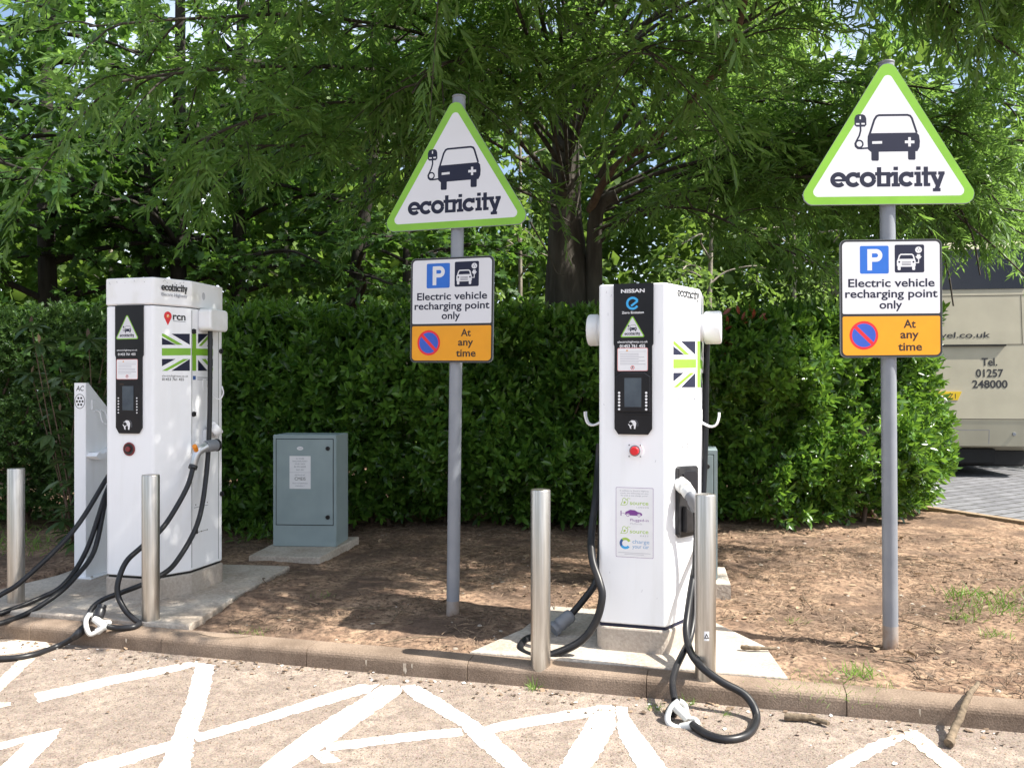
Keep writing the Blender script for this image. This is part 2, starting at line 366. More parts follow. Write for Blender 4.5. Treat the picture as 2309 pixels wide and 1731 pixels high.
def grid_sheet():
    s = np.arange(-6.5, 11.5, .034); t = np.concatenate([np.arange(.13, 5.2, .034), np.arange(5.2, 10, .12)])
    S, T = np.meshgrid(s, t); X = KA.x + KD.x * S + KB.x * T; Y = KA.y + KD.y * S + KB.y * T
    Z = bedz(X, Y)
    right = (X - E0.x) * ED.y - (Y - E0.y) * ED.x
    Z = Z + .03 * np.exp(-((X + 1.6) ** 2 + (Y - 6.7) ** 2) / .7)
    Z = np.where(right > .0, -.3, Z)
    Z = np.where((X < -1.93 + .12 * (Y - 4.75) + .03) & (X > -3.5) & (Y < 6.45), np.minimum(Z, -.03), Z)
    Z = np.where((X < -1.40) & (X > -2.1) & (Y > 6.66) & (Y < 7.4), np.minimum(Z, .02), Z)
    n, m = S.shape; I = np.arange(n * m).reshape(n, m)
    F = np.stack([I[:-1, :-1], I[:-1, 1:], I[1:, 1:], I[1:, :-1]], -1).reshape(-1, 4)
    o = trimesh('earth_bed', np.stack([X, Y, Z], -1).reshape(-1, 3), F, 'earth')
    o.data.polygons.foreach_set('use_smooth', [True] * len(o.data.polygons)); tag(o, kind='structure')
grid_sheet()
pv = MB(); q = [E0 - ED * 3.2, E0 - ED * 3.2 + Vector((30, -6)), Vector((45, 60)), E0 + ED * 40]; pv.flat([tuple(p) for p in q], 'paving', h=-.03); tag(pv.build('paving'), kind='structure')
ed = MB(); nrm = Vector((ED.y, -ED.x))
for k in range(3):
    a, b = E0 + ED * (-3 + 2.4 * k), E0 + ED * (-3 + 2.4 * k + 2.39)
    ed.prism([tuple(a - nrm * .05), tuple(a + nrm * .05), tuple(b + nrm * .05), tuple(b - nrm * .05)], -.2, .035, 'timber', .006)
tag(ed.build('timber_edging'), 'long weathered timber edging board between bare earth and grey block paving', 'edging')
kb = MB()
for i in range(-9, 15):
    s0 = .915 * i + .22; s1 = s0 + .911; w = .004 * random.uniform(-1, 1)
    prof = [(0 + w, -.16), (0 + w, -.035)] + [(.03 - .03 * math.cos(a) + w, -.035 + .033 * math.sin(a)) for a in (.4, .8, 1.2)] + [(.035 + w, 0), (.13, .002), (.13, -.16)]
    n = len(prof); vs = [K(s0, t, z) for t, z in prof] + [K(s1, t, z) for t, z in prof]
    fs = [[j, (j + 1) % n, n + (j + 1) % n, n + j][::-1] for j in range(n)] + [list(range(n)), list(range(n, 2 * n))[::-1]]
    kb.add(vs, fs, 'kerb')
for s_, w_, za in ((2.62, .022, -.092), (2.40, .010, -.07), (2.66, .008, -.06), (.9, .012, -.06), (5.1, .010, -.07)):
    p = K(s_, -.0046); kb.X = frame((p.x, p.y, 0), (KD.x, KD.y, 0), (0, 0, 1)); kb.flat([(-w_ * .5, -.034), (w_ * .4, -.034), (w_ * .3, -.05), (w_ * .5, za * .8), (w_ * .1, za), (-w_ * .15, za * .75), (-w_ * .3, za * .9), (-w_ * .45, -.055)], 'paintworn')
kb.X = Matrix.Identity(4); tag(kb.build('kerb'), kind='structure')

# painted hatching on the road
def zz3(x, y): return (x * .5335, 1350 + y * .5335)
def zz4(x, y): return (1130 + x * .533, 1350 + y * .533)
def rough(pts, j=.0032, step=.018):
    out = []
    for i in range(len(pts)):
        a, b = pts[i], pts[(i + 1) % len(pts)]; n = max(1, int((b - a).length / step))
        for k in range(n): out.append(a.lerp(b, k / n) + Vector((random.gauss(0, j), random.gauss(0, j))))
    return out
marks = [
 (zz3, [(145, 400), (480, 325), (760, 275), (830, 262), (840, 278), (760, 302), (500, 355), (160, 438)], 0),
 (zz3, [(828, 270), (908, 280), (880, 420), (822, 590), (800, 740), (660, 740), (730, 580), (790, 430)], 0),
 (zz3, [(300, 740), (350, 700), (720, 600), (720, 640), (420, 740)], 0), (zz3, [(822, 572), (1080, 500), (1400, 395), (1520, 362), (1600, 362), (1560, 395), (1300, 470), (835, 606)], 0),
 (zz3, [(1070, 730), (1300, 560), (1560, 400), (1610, 366), (1690, 366), (1700, 395), (1480, 550), (1400, 610), (1200, 730)], 0),
 (zz3, [(1692, 370), (1755, 362), (1850, 415), (2050, 540), (2150, 630), (2260, 730), (2190, 760), (2000, 600), (1950, 540), (1750, 425)], 0),
 (zz3, [(1375, 610), (1700, 570), (1945, 545), (1960, 578), (1700, 605), (1385, 645)], 0), (zz3, [(1310, 650), (1380, 640), (1445, 685), (1370, 698)], 0),
 (zz4, [(-80, 545), (0, 520), (200, 485), (400, 455), (420, 490), (210, 528), (0, 560), (-60, 575)], 0),
 (zz4, [(405, 450), (480, 448), (485, 545), (370, 730), (235, 730)], 0), (zz4, [(488, 456), (530, 460), (540, 500), (720, 740), (590, 740), (492, 565)], 0),
 (zz4, [(1345, 730), (1600, 595), (1700, 570), (1705, 592), (1440, 735)], 0), (zz4, [(1708, 562), (1760, 556), (1985, 735), (1890, 735), (1708, 588)], 1),
 (zz3, [(-60, 630), (0, 608), (180, 565), (258, 548), (235, 590), (90, 740), (-30, 740), (120, 600), (0, 640)], 0),
 (zz3, [(-70, 400), (80, 258), (150, 250), (0, 395), (-60, 440)], 1), (zz3, [(0, 185), (90, 168), (190, 180), (215, 200), (120, 225), (0, 238), (-60, 235), (-60, 190)], 1), (zz3, [(-50, 440), (45, 436), (50, 452), (-50, 470)], 1)]
for cv, pl, worn in marks:
    b = MB(); pp = [G(*cv(x, y), z=-.1) for x, y in pl]
    b.flat(rough([Vector((p.x, p.y)) for p in pp]), 'paintworn' if worn else 'paint', h=-.0985 + .00006 * marks.index((cv, pl, worn)))
    b.build('painted_line', road)

# ------------------------------------------------------------------ shared artwork
def slabword(mb, x0, y0, x1, mt, xh=None):
    # the lower-case slab lettering, x-height 100 units, 716 units long
    k = (x1 - x0) / 716; ky = xh / 100 if xh else k; T = 29
    def S(pts, w=T): mb.strip([(x0 + p[0] * k, y0 + p[1] * ky) for p in pts], w * (k + ky) / 2, mt)
    def R(a, b, c, d): mb.flat([(x0 + a * k, y0 + b * ky), (x0 + c * k, y0 + b * ky), (x0 + c * k, y0 + d * ky), (x0 + a * k, y0 + d * ky)], mt)
    r = 37
    S(arc(50, 50, r + 1, 0, 318, 26)); R(26, 38, 98, 55)                                     # e
    S(arc(143, 50, r, 32, 322, 24)); R(168, 62, 186, 100)                                     # c
    S(arc(235, 50, r + 1, 0, 360, 28))                                                       # o
    R(292, 0, 319, 134); R(280, 76, 372, 100); R(319, 0, 376, 22)                             # t
    R(350, 22, 376, 100); S([(372, 70), (380, 80), (392, 88), (405, 88)], 24)                 # r
    R(396, 0, 424, 100); R(384, 0, 436, 22); R(384, 78, 400, 100); R(396, 112, 424, 136)      # i
    S(arc(478, 50, r, 32, 322, 24)); R(503, 62, 521, 100)                                     # c
    R(538, 0, 566, 100); R(526, 0, 576, 22); R(526, 78, 542, 100); R(538, 112, 566, 136)      # i
    R(585, 0, 612, 134); R(572, 76, 628, 100); R(588, 0, 626, 22)                             # t
    S([(640, 88), (672, 10)], 28); S([(702, 88), (664, -26)], 28); R(622, 78, 666, 100); R(676, 78, 716, 100); R(642, -36, 690, -14)   # y
def carlogo(mb, cx, cz, k, mt, bgm):
    # the car with plug, photo units measured on the larger sign (883 units = sign width), y down
    def q(x, y): return (cx + (x - 508) * k, cz - (y + (x - 508) * .022 - 490) * k)
    mb.strip([q(*p) for p in [(415, 466), (438, 395), (450, 376), (462, 371), (606, 368), (620, 373), (628, 385), (652, 458)]], 11 * k, mt)
    mb.flat([q(*p) for p in [(410, 463), (652, 457), (664, 470), (668, 500), (666, 530), (655, 552), (420, 558), (405, 545), (403, 505), (404, 480)]], mt)
    mb.flat([q(*p) for p in [(422, 552), (460, 552), (460, 598), (455, 603), (427, 603), (422, 598)]], mt)
    mb.flat([q(*p) for p in [(607, 546), (645, 546), (645, 591), (640, 596), (612, 596), (607, 591)]], mt)
    mb.flat([q(*p) for p in [(427, 504), (477, 502), (477, 515), (427, 517)]], bgm)
    mb.flat([q(*p) for p in [(592, 498), (609, 498), (609, 481), (622, 481), (622, 498), (640, 498), (640, 512), (622, 512), (622, 528), (609, 528), (609, 512), (592, 512)]], bgm)
    mb.flat([q(*p) for p in [(338, 388), (345, 372), (358, 367), (380, 367), (392, 373), (398, 388), (399, 420), (390, 430), (348, 431), (338, 422)]], mt)
    for b in [(364, 376, 371, 392), (346, 412, 363, 420), (373, 411, 390, 419)]: mb.flat([q(b[0], b[1]), q(b[2], b[1]), q(b[2], b[3]), q(b[0], b[3])], bgm)
    mb.strip([q(*p) for p in [(368, 428), (369, 450), (362, 476), (349, 500), (341, 516), (343, 530), (354, 540), (370, 541), (408, 538)]], 9 * k, mt)
    mb.strip([q(*p) for p in arc(362, 518, 18, 0, 360, 20)], 8 * k, mt)
def warntri(mb, cx, z0, w, h, lw, word=True, bord='green'):
    # rounded triangle sign face, base at z0
    o = [(cx - w / 2 * 1.06, z0 - h * .0), (cx + w / 2 * 1.06, z0), (cx, z0 + h * 1.08)]
    mb.flat(rpoly(o, w * .055), bord)
    b = lw; g = [(cx - w / 2 * 1.06 + b * 1.75, z0 + b), (cx + w / 2 * 1.06 - b * 1.75, z0 + b), (cx, z0 + h * 1.08 - b * 2.05)]
    mb.flat(rpoly(g, w * .028), 'signwhite')
    k = w / 887
    carlogo(mb, cx, z0 + (826 - 490) * k * .985, k, 'navy', 'signwhite')
    slabword(mb, cx + (215 - 508) * k, z0 + (826 - 738) * k, cx + (791 - 508) * k, 'navy', xh=74 * k)
FLAG_L = [('navy', [(1000, 682), (1156, 682), (1156, 780)]), ('navy', [(922, 715), (1040, 780), (922, 780)]), ('green', [(922, 680), (935, 680), (1098, 780), (1045, 780), (922, 702)]),
 ('green', [(922, 810), (1165, 810), (1165, 872), (922, 875)]), ('navy', [(922, 905), (1035, 905), (922, 970)]), ('navy', [(1156, 905), (1156, 1010), (1000, 1010)]), ('green', [(1100, 905), (1150, 905), (965, 1010), (922, 1010)])]
FLAG_R = [('green', [(1180, 682), (1217, 682), (1217, 1010), (1180, 1010)]), ('green', [(1176, 812), (1180, 812), (1180, 873), (1176, 873)]), ('green', [(1217, 812), (1385, 816), (1385, 877), (1217, 873)]), ('navy', [(1235, 682), (1342, 682), (1235, 772)]), ('navy', [(1385, 725), (1385, 790), (1322, 790)]),
 ('green', [(1350, 682), (1385, 682), (1270, 790), (1240, 790)]), ('navy', [(1235, 912), (1330, 1010), (1235, 1010)]), ('navy', [(1385, 905), (1385, 970), (1322, 905)]), ('green', [(1270, 905), (1312, 905), (1385, 985), (1385, 1010)])]
def flag(mb, shapes, mp):
    for m_, pl in shapes: mb.flat([mp(*p) for p in pl], m_)
def notice(mb, x0, z0, x1, z1, bord='pink'):
    w, h = x1 - x0, z1 - z0
    mb.flat(rrect(x0, z0, x1, z1, w * .05), bord); mb.flat(rrect(x0 + w * .02, z0 + w * .02, x1 - w * .02, z1 - w * .02, w * .04), 'sticker')
    for i in range(7):
        y = z1 - h * (.27 + .075 * i); e = x1 - w * random.choice([.08, .12, .3, .1])
        mb.flat([(x0 + w * .09, y), (e, y), (e, y + h * .028), (x0 + w * .09, y + h * .028)], 'paleink')
    mb.flat([(x0 + w * .06, z1 - h * .17), (x1 - w * .06, z1 - h * .17), (x1 - w * .06, z1 - h * .155), (x0 + w * .06, z1 - h * .155)], 'paleink')
    mb.flat([(x0 + w * .28, z1 - h * .14), (x0 + w * .36, z1 - h * .14), (x0 + w * .32, z1 - h * .06)], 'amber')
    mb.strip(arc(x0 + w * .5, z0 + h * .15, w * .055, 0, 360, 16), w * .02, 'red'); mb.flat(arc(x0 + w * .5, z0 + h * .16, w * .025, 0, 330, 8), 'ink')
def handcard(mb, cx, cz, k):
    # white hand holding up a dark card
    pl = [(-40, 30), (-10, 52), (25, 48), (42, 20), (38, -12), (30, -50), (14, -46), (16, -20), (2, 2), (-18, -22), (-16, -50), (-30, -44), (-38, -14), (-52, 0)]
    mb.flat([(cx + x * k, cz + y * k) for x, y in pl], 'sticker'); mb.flat([(cx + x * k, cz + y * k) for x, y in [(-52, 16), (-22, 36), (4, 8), (-26, -12)]], 'blackgloss')
    mb.strip([(cx + x * k, cz + y * k) for x, y in arc(0, 0, 62, -20, 60, 8)], 3 * k, 'greyink')

# ------------------------------------------------------------------ road signs
def road_sign(loc, yaw, lean, label, plate_dx, tz, pz_, tdx=0):
    t = thing('road_sign', label, 'road sign', loc, -yaw, 'triangular and rectangular signs on grey poles'); t.rotation_euler = (0, lean, -yaw)
    b = MB(); b.rod((0, 0, -.25), (0, 0, .11), .0402, 'galvrust', 24); b.rod((0, 0, .11), (0, 0, 3.19), .040, 'galv', 24)
    b.rod((0, 0, 3.19), (0, 0, 3.205), .042, 'plastgrey', 24, .004); b.build('pole', t)
    W, H = .953, .755; y = -.052
    b = MB(); b.X = frame((tdx, y, tz), (1, 0, 0), (0, 0, 1))
    o = rpoly([(-W / 2 * 1.06, 2.385), (W / 2 * 1.06, 2.385), (0, 2.385 + H * 1.08)], W * .056); b.prism(o, -.012, 0, 'plastgrey')
    b.lay = 4; warntri(b, 0, 2.388, W * .995, H * .993, .042)
    b.X = Matrix.Identity(4)
    for z in (2.55, 2.95): b.box((-.045, y + .013, z + tz), (.045, -.041, z + tz + .03), 'galv'); b.tube([(.042 * math.cos(a * PI / 8), .042 * math.sin(a * PI / 8), z + tz + .015) for a in range(17)], .006, 'galv', 6)
    b.build('triangle_plate', t)
    b = MB(); k = .55 / 518; dx = plate_dx
    def q(x, yy): return (dx + (x - 521) * k, 1.588 + (1588 - yy - (x - 521) * .015) * k * .995)
    b.X = frame((0, y, pz_), (1, 0, 0), (0, 0, 1)); b.prism(rrect(dx - .275, 1.585, dx + .275, 2.225, .032), -.012, 0, 'plastgrey'); b.lay = 4
    b.flat(rrect(dx - .2735, 1.5865, dx + .2735, 2.2235, .031), 'ink')
    b.flat(rpoly([(dx - .263, 1.822), (dx + .263, 1.822), (dx + .263, 2.213), (dx - .263, 2.213)], [.008, .008, .024, .024]), 'signwhite')
    b.flat(rpoly([(dx - .263, 1.597), (dx + .263, 1.597), (dx + .263, 1.808), (dx - .263, 1.808)], [.024, .024, .008, .008]), 'amber')
    x0, z0 = q(363, 1163); x1, z1 = q(510, 1017); b.flat(rrect(x0, z0, x1, z1, .009), 'blue')
    w, h = x1 - x0, z1 - z0; px, pz = x0 + w * .26, z0 + h * .12
    b.flat([(px, pz), (px + w * .16, pz), (px + w * .16, pz + h * .76), (px, pz + h * .76)], 'signwhite')
    cxx, czz = px + w * .30, pz + h * .535
    b.strip([(px + w * .08, czz + h * .15), (cxx, czz + h * .15)] + arc(cxx, czz, h * .15, 90, -90, 12) + [(px + w * .08, czz - h * .15)], w * .15, 'signwhite')
    x0, z0 = q(540, 1156); x1, z1 = q(690, 1010); b.flat(rrect(x0, z0, x1, z1, .009), 'navy'); w, h = x1 - x0, z1 - z0
    def r(a, c): return (x0 + w * a, z0 + h * c)          # little car with plug and socket
    b.strip([r(*p) for p in [(.12, .46), (.165, .61), (.21, .65), (.58, .65), (.63, .61), (.67, .46)]], w * .045, 'signwhite')
    b.flat([r(*p) for p in [(.12, .49), (.67, .49), (.71, .43), (.71, .25), (.68, .21), (.11, .21), (.075, .25), (.075, .43)]], 'signwhite')
    for a in (.10, .59): b.flat([r(*p) for p in [(a, .22), (a, .115), (a + .02, .09), (a + .08, .09), (a + .10, .115), (a + .10, .22)]], 'signwhite')
    for a in (.155, .635): b.flat([r(*p) for p in arc(a, .38, .035, 0, 330, 10)], 'navy')
    for c in (.265, .315, .365): b.flat([r(.24, c), r(.55, c), r(.55, c + .02), r(.24, c + .02)], 'navy')
    b.strip([r(*p) for p in [(.70, .35), (.81, .35), (.81, .50)]], w * .03, 'signwhite')
    b.flat([r(*p) for p in [(.76, .49), (.86, .49), (.885, .54), (.91, .555), (.91, .58), (.87, .585), (.865, .65), (.755, .65), (.75, .585), (.71, .58), (.71, .555), (.735, .54)]], 'signwhite')
    b.flat([r(*p) for p in arc(.81, .81, .115, 0, 345, 18)], 'signwhite')
    for a, c in ((.81, .86), (.765, .79), (.855, .79)): b.flat([r(a - .012, c - .02), r(a + .012, c - .02), r(a + .012, c + .02), r(a - .012, c + .02)], 'navy')
    cap = 43 * k
    for s_, xa, xb, yb in (('Electric vehicle', 303, 742, 1228), ('recharging point', 287, 757, 1283), ('only', 461, 577, 1340)):
        p = q((xa + xb) / 2, yb); b.text(s_, p[0], p[1], 'navy', w=(xb - xa) * k, cap=cap, bold=.02, align='c')
    for s_, xa, xb, yb in (('At', 583, 645, 1438), ('any', 566, 660, 1492), ('time', 554, 676, 1555)):
        p = q((xa + xb) / 2, yb); b.text(s_, p[0], p[1], 'brownink', w=(xb - xa) * k, cap=cap, bold=.022, align='c')
    c = q(381, 1479); rr = 73 * k
    b.flat(arc(c[0], c[1], rr, 0, 354, 40), 'red'); b.flat(arc(c[0], c[1], rr * .83, 0, 354, 40), 'roundelblue')
    b.strip([(c[0] - rr * .62, c[1] + rr * .62), (c[0] + rr * .62, c[1] - rr * .62)], rr * .25, 'red')
    b.X = Matrix.Identity(4)
    for z in (1.68, 2.10): b.box((-.045, y + .013, z), (.045, -.041, z + .03), 'galv'); b.tube([(.042 * math.cos(a * PI / 8), .042 * math.sin(a * PI / 8), z + .015) for a in range(17)], .006, 'galv', 6)
    b.build('notice_plate', t)
    return t
road_sign(G(1021, 1393), math.radians(20), math.radians(.75), 'charging point sign on grey pole in shaded earth between the two white chargers', -.012, 0, -.015)
road_sign(G(2008, 1454), math.radians(1), math.radians(-.4), 'charging point sign on grey pole in sunlit earth in front of the hedge end', -.006, .025, -.005, -.016)

# ------------------------------------------------------------------ bollards
def bollard(loc, label, h=.895, sticker=False):
    t = thing('bollard', label, 'bollard', loc, 0, 'stainless steel bollards behind the kerb')
    b = MB(); b.tube([(0, 0, -.1), (0, 0, .01), (0, 0, h - .006), (0, 0, h - .001), (0, 0, h)], [.0505, .0505, .0505, .0485, .046], 'steel', 40, caps=True); b.build('post', t)
    if sticker:
        b = MB()
        a0 = -PI / 2 - .12
        vs = [(.0509 * math.cos(a0 + .08 * i), .0509 * math.sin(a0 + .08 * i), z) for z in (.195, .24) for i in range(-3, 4)]
        b.add(vs, [[i, i + 1, i + 8, i + 7] for i in range(6)], 'sticker')
        b.X = frame((.0513 * math.cos(a0), .0513 * math.sin(a0) - .0006, .217), (-math.sin(a0), math.cos(a0), 0), (0, 0, 1))
        b.strip([(-.009, -.009), (.009, -.009), (0, .009)], .004, 'ink', closed=True); b.build('label_sticker', t)
    return t
bollard(G(36, 1366), 'steel bollard at far left with black cables passing in front of its foot')
bollard(G(340, 1406), 'steel bollard standing close before the shaded white charger with the cap band')
bollard(G(1219, 1498), 'sunlit steel bollard with a grey plug on the ground behind it')
bollard(G(1590.5, 1527), 'steel bollard with a small triangle sticker, touched by a looping cable', sticker=True)

# ------------------------------------------------------------------ chargers
def plan(fw, cr_, cl_, dep, r=.028):   # (chamfer end x right, y), left, depth
    return rpoly([(-fw, 0), (fw, 0), (cr_[0], cr_[1]), (cr_[0], dep), (-cl_[0], dep), (-cl_[0], cl_[1])], [r, r, .012, .012, .012, .012], 5)
def scaled(poly, d):
    n = len(poly); out = []
    for i in range(n):
        p, q_, r = Vector(poly[i - 1]), Vector(poly[i]), Vector(poly[(i + 1) % n]); e1, e2 = (q_ - p).normalized(), (r - q_).normalized()
        k = Vector((e1.y, -e1.x)) + Vector((e2.y, -e2.x)); out.append(tuple(q_ + k * (d / max(.4, 1 + Vector((e1.y, -e1.x)).dot(Vector((e2.y, -e2.x)))))))
    return out
def local(t, w):           # world point into the thing's own axes
    return t_inv[t.name] @ Vector(w)
t_inv = {}
def cable(t, name, pts, r, mt='rubber', parent=None, label=None):
    b = MB(); pp = smooth([local(t, p) for p in pts], 7); b.tube(pp, r, mt, 12); o = b.build(name, parent or t)
    if label: o['label'] = label
    return o
def loop_plug(t, par, pts_ring, nozzle, entry, grip):
    b = MB(); rp_ = [local(t, p) for p in pts_ring]; rp_ = smooth(rp_ + rp_[:1], 5)
    b.tube(rp_, .0135, 'plastwhite', 10, caps=False); b.rod(local(t, grip[0]), local(t, grip[1]), .021, 'plastwhite', 14, .006)
    b.tube(smooth([local(t, p) for p in entry], 4), [.022 - .0006 * i for i in range(4 * (len(entry) - 1) + 1)], 'plastwhite', 12)
    h = b.build('loop_handle', par)
    b = MB(); b.rod(local(t, nozzle[0]), local(t, nozzle[1]), .030, 'black', 18, .004); b.rod(local(t, nozzle[1]), local(t, nozzle[1]) + (local(t, nozzle[1]) - local(t, nozzle[0])) * .5, .026, 'black', 18, .003)
    b.build('plug_nozzle', par)

# --- the shaded charger on the left
psi = math.radians(14); F1 = Vector((-2.517, 5.40))
c1 = thing('charging_station', 'white charger with cap band and red location pin, left of the grey cabinet', 'charger', (F1.x, F1.y, 0), -psi, 'white electric vehicle chargers')
t_inv[c1.name] = (Matrix.Translation((F1.x, F1.y, 0)) @ Matrix.Rotation(-psi, 4, 'Z')).inverted()
pl1 = plan(.178, (.300, .23), (.300, .23), .59)
b = MB(); b.prism(scaled(pl1, .006), -.05, .165, 'plinth', .008); b.prism(scaled(pl1, -.01), .165, .18, 'gap'); b.build('plinth', c1)
body = MB(); body.prism(pl1, .18, 1.955, 'white', .006, False)
# hairline gaps of the doors on the slanted and side faces
cd = Vector((.122, .23)).normalized()
body.X = frame((.300, .23, 0), (0, 1, 0), (0, 0, 1)); body.lay = 4
for y0 in (.004, .31): body.flat([(y0, .2), (y0 + .005, .2), (y0 + .005, 1.94), (y0, 1.94)], 'gap')
body.flat([(.03, .6), (.19, .6), (.19, .604), (.03, .604)], 'greyink')
for a, z in ((.05, .62), (.18, .62), (.05, .43), (.115, .43), (.18, .43), (.115, .62)): body.flat(arc(a, z, .005, 0, 330, 8), 'brownink')
body.strip([(.05, .43), (.18, .43)], .003, 'brownink')
body.flat([(.19, .98), (.25, .98), (.25, 1.07), (.19, 1.07)], 'greyink')
b = MB(); b.prism(scaled(pl1, .005), 1.962, 2.14, 'whitedirty', .008)
b.X = frame((.183, -.0005, 0), (cd.x, cd.y, 0), (0, 0, 1)); b.X = b.X @ Matrix.Translation((0, 0, .006)); b.lay = 4
slabword(b, .05, 2.058, .226, 'ink', xh=.034); b.text('Electric Highway', .05, 2.022, 'greyink', w=.176, cap=.022, bold=.01)
b.X = frame((.3055, .23, 0), (0, 1, 0), (0, 0, 1)); b.lay = 4; b.flat(arc(.13, 2.05, .018, 0, 350, 20, .026), 'paleink')
b.X = frame((0, -.0056, 0), (1, 0, 0), (0, 0, 1)); b.lay = 4
for x_, z_ in ((-.15, 2.105), (-.145, 2.098), (-.09, 2.11), (-.03, 2.104), (.04, 2.112), (.12, 2.107)): b.strip([(x_, z_), (x_ + random.uniform(-.006, .006), z_ + random.uniform(.004, .012))], .0025, 'greyink')
b.X = frame((.183, -.0005, 0), (cd.x, cd.y, 0), (0, 0, 1)) @ Matrix.Translation((0, 0, .006)); b.lay = 60
for x_, z_ in ((.06, 2.115), (.075, 2.12), (.09, 2.108), (.14, 2.105), (.17, 2.113), (.2, 2.118), (.13, 2.085)): b.strip([(x_, z_), (x_ + random.uniform(-.012, .012), z_ + random.uniform(.003, .012))], .003, 'greyink')
b.build('cap', c1)
def z1(x, y): return (-.178 + (x - 425) / 415 * .356, EYE - (580 + y * .2534 - 880) / FPX * 5.40)
# control panel on the front
b = MB(); b.X = frame((0, -.012, 0), (1, 0, 0), (0, 0, 1))
pp = [z1(520, 1515), z1(548, 1566), z1(722, 1566), z1(750, 1515), z1(750, 890), z1(760, 870), z1(760, 432), z1(513, 432), z1(513, 870), z1(520, 890)]
b.prism(pp, -.012, 0, 'blackgloss'); b.lay = 4
a, c = z1(523, 730), z1(720, 520); warntri(b, (a[0] + c[0]) / 2, a[1], c[0] - a[0], c[1] - a[1], .006)
a, c = z1(530, 833), z1(713, 833); b.text('electrichighway.co.uk', a[0], a[1], 'sticker', w=c[0] - a[0], cap=.011, bold=.01)
a, c = z1(540, 873), z1(697, 873); b.text('01453 761 455', a[0], a[1], 'sticker', w=c[0] - a[0], cap=.016, bold=.02)
notice(b, *z1(527, 1086), *z1(717, 907))
b.flat([z1(578, 1365), z1(682, 1365), z1(682, 1142), z1(578, 1142)], 'ink'); b.flat([z1(555, 1135), z1(592, 1135), z1(592, 1122), z1(555, 1122)], 'brownink')
handcard(b, *z1(620, 1492), .00062)
pnl = b.build('control_panel', c1)
b = MB(); b.X = frame((0, -.0145, 0), (1, 0, 0), (0, 0, 1)); b.prism([z1(582, 1360), z1(680, 1360), z1(680, 1146), z1(582, 1146)], -.002, .001, 'glass', .0005); b.build('screen', pnl)
for x in (545, 710):
    b = MB(); b.X = frame((0, -.013, 0), (1, 0, 0), (0, 0, 1))
    for i in range(6): p = z1(x, 1252 + 26 * i); b.prism(arc(p[0], p[1], .0048, 0, 340, 9), -.001, .002, 'sticker')
    b.build('button_column', pnl)
# emergency stop
def estop(t, x, z, y, kind):
    b = MB()
    if kind == 1:
        b.tube([(x + .040 * math.cos(a * PI / 16), y - .004, z + .040 * math.sin(a * PI / 16)) for a in range(33)], .005, 'darkred', 8, caps=False)
        b.rod((x, y, z), (x, y - .008, z), .036, 'black', 28); b.rod((x, y - .008, z), (x, y - .022, z), .018, 'darkred', 20, .004)
    else:
        b.rod((x, y + .001, z), (x, y - .003, z), .045, 'white', 28); b.rod((x, y - .003, z), (x, y - .008, z), .029, 'plastgrey', 24); b.rod((x, y - .008, z), (x, y - .028, z), .023, 'red', 22, .005)
        for sx in (-1, 1):
            for sz in (-1, 1): b.rod((x + sx * .03, y, z + sz * .03), (x + sx * .03, y - .006, z + sz * .03), .004, 'plastgrey', 8)
    b.build('emergency_button', t)
p = zl(875, 187); estop(c1, -.178 + (p[0] - 238) / 105 * .356, EYE - (p[1] - CY) / FPX * 5.4, 0, 1)
# stickers on the slanted face and side
b = body; b.X = frame((.178, 0, 0), (cd.x, cd.y, 0), (0, 0, 1)) @ Matrix.Translation((0, 0, .0006)); b.lay = 2
def zc1(x, y): s = (x - 850) / 318 * .26; return (s, EYE - (580 + y * .2534 - 880) / FPX * (5.37 + s * .78))
flag(b, FLAG_L, zc1)
a = zc1(923, 1063); c = zc1(1142, 1063); b.text('electrichighway.co.uk', a[0], a[1], 'ink', w=c[0] - a[0], cap=.014)
a = zc1(923, 1096); c = zc1(1106, 1096); b.text('01453 761 455', a[0], a[1], 'ink', w=c[0] - a[0], cap=.018, bold=.015)
a = zc1(1012, 556); c = zc1(1120, 556); b.text('rcn', a[0], a[1], 'ink', w=c[0] - a[0], cap=.048, bold=.03)
a = zc1(1014, 572); b.flat([a, (zc1(1118, 572)[0], a[1]), (zc1(1118, 572)[0], a[1] + .004), (a[0], a[1] + .004)], 'greyink')
a = zc1(971, 525); b.flat(arc(a[0], a[1], .026, -25, 205, 16, .030) + [(a[0], a[1] - .062)], 'red'); b.flat(arc(a[0], a[1], .011, 0, 330, 12), 'orange'); b.flat([(a[0] - .002, a[1] + .009), (a[0] + .005, a[1] + .009), (a[0] - .002, a[1] - .010)], 'sticker')
b.X = frame((.3006, .23, 0), (0, 1, 0), (0, 0, 1))
def zs1(x, y): s = (x - 1170) / 315 * .36; return (s, EYE - (580 + y * .2534 - 880) / FPX * (5.57 + s * .93))
b.lay = 8; flag(b, FLAG_R, zs1); b.flat([zs1(1185, 1090), zs1(1213, 1090), zs1(1213, 1055), zs1(1185, 1055)], 'deepblue')
for i, e in enumerate((1385, 1335)): a = zs1(1228, 1072 + 18 * i); b.flat([a, (zs1(e, 0)[0], a[1]), (zs1(e, 0)[0], a[1] + .005), (a[0], a[1] + .005)], 'greyink')
b.X = Matrix.Identity(4); b.build('body', c1)
for y_, z in ((.25, 1.80), (.25, 1.24), (.27, .44), (.565, 1.93), (.565, 1.68), (.575, .66)):
    b = MB(); b.rod((.300, y_, z), (.312, y_, z), .018, 'black', 14, .003); b.box((.312, y_ - .005, z - .014), (.322, y_ + .005, z + .014), 'black'); b.build('lock_knob', c1)
b = MB(); b.X = frame((.30, .40, 1.885), (0, 1, 0), (0, 0, 1)); b.prism(rrect(-.105, -.075, .105, .075, .03), 0, .105, 'whitedirty', .012, False); b.build('cable_outlet', c1)
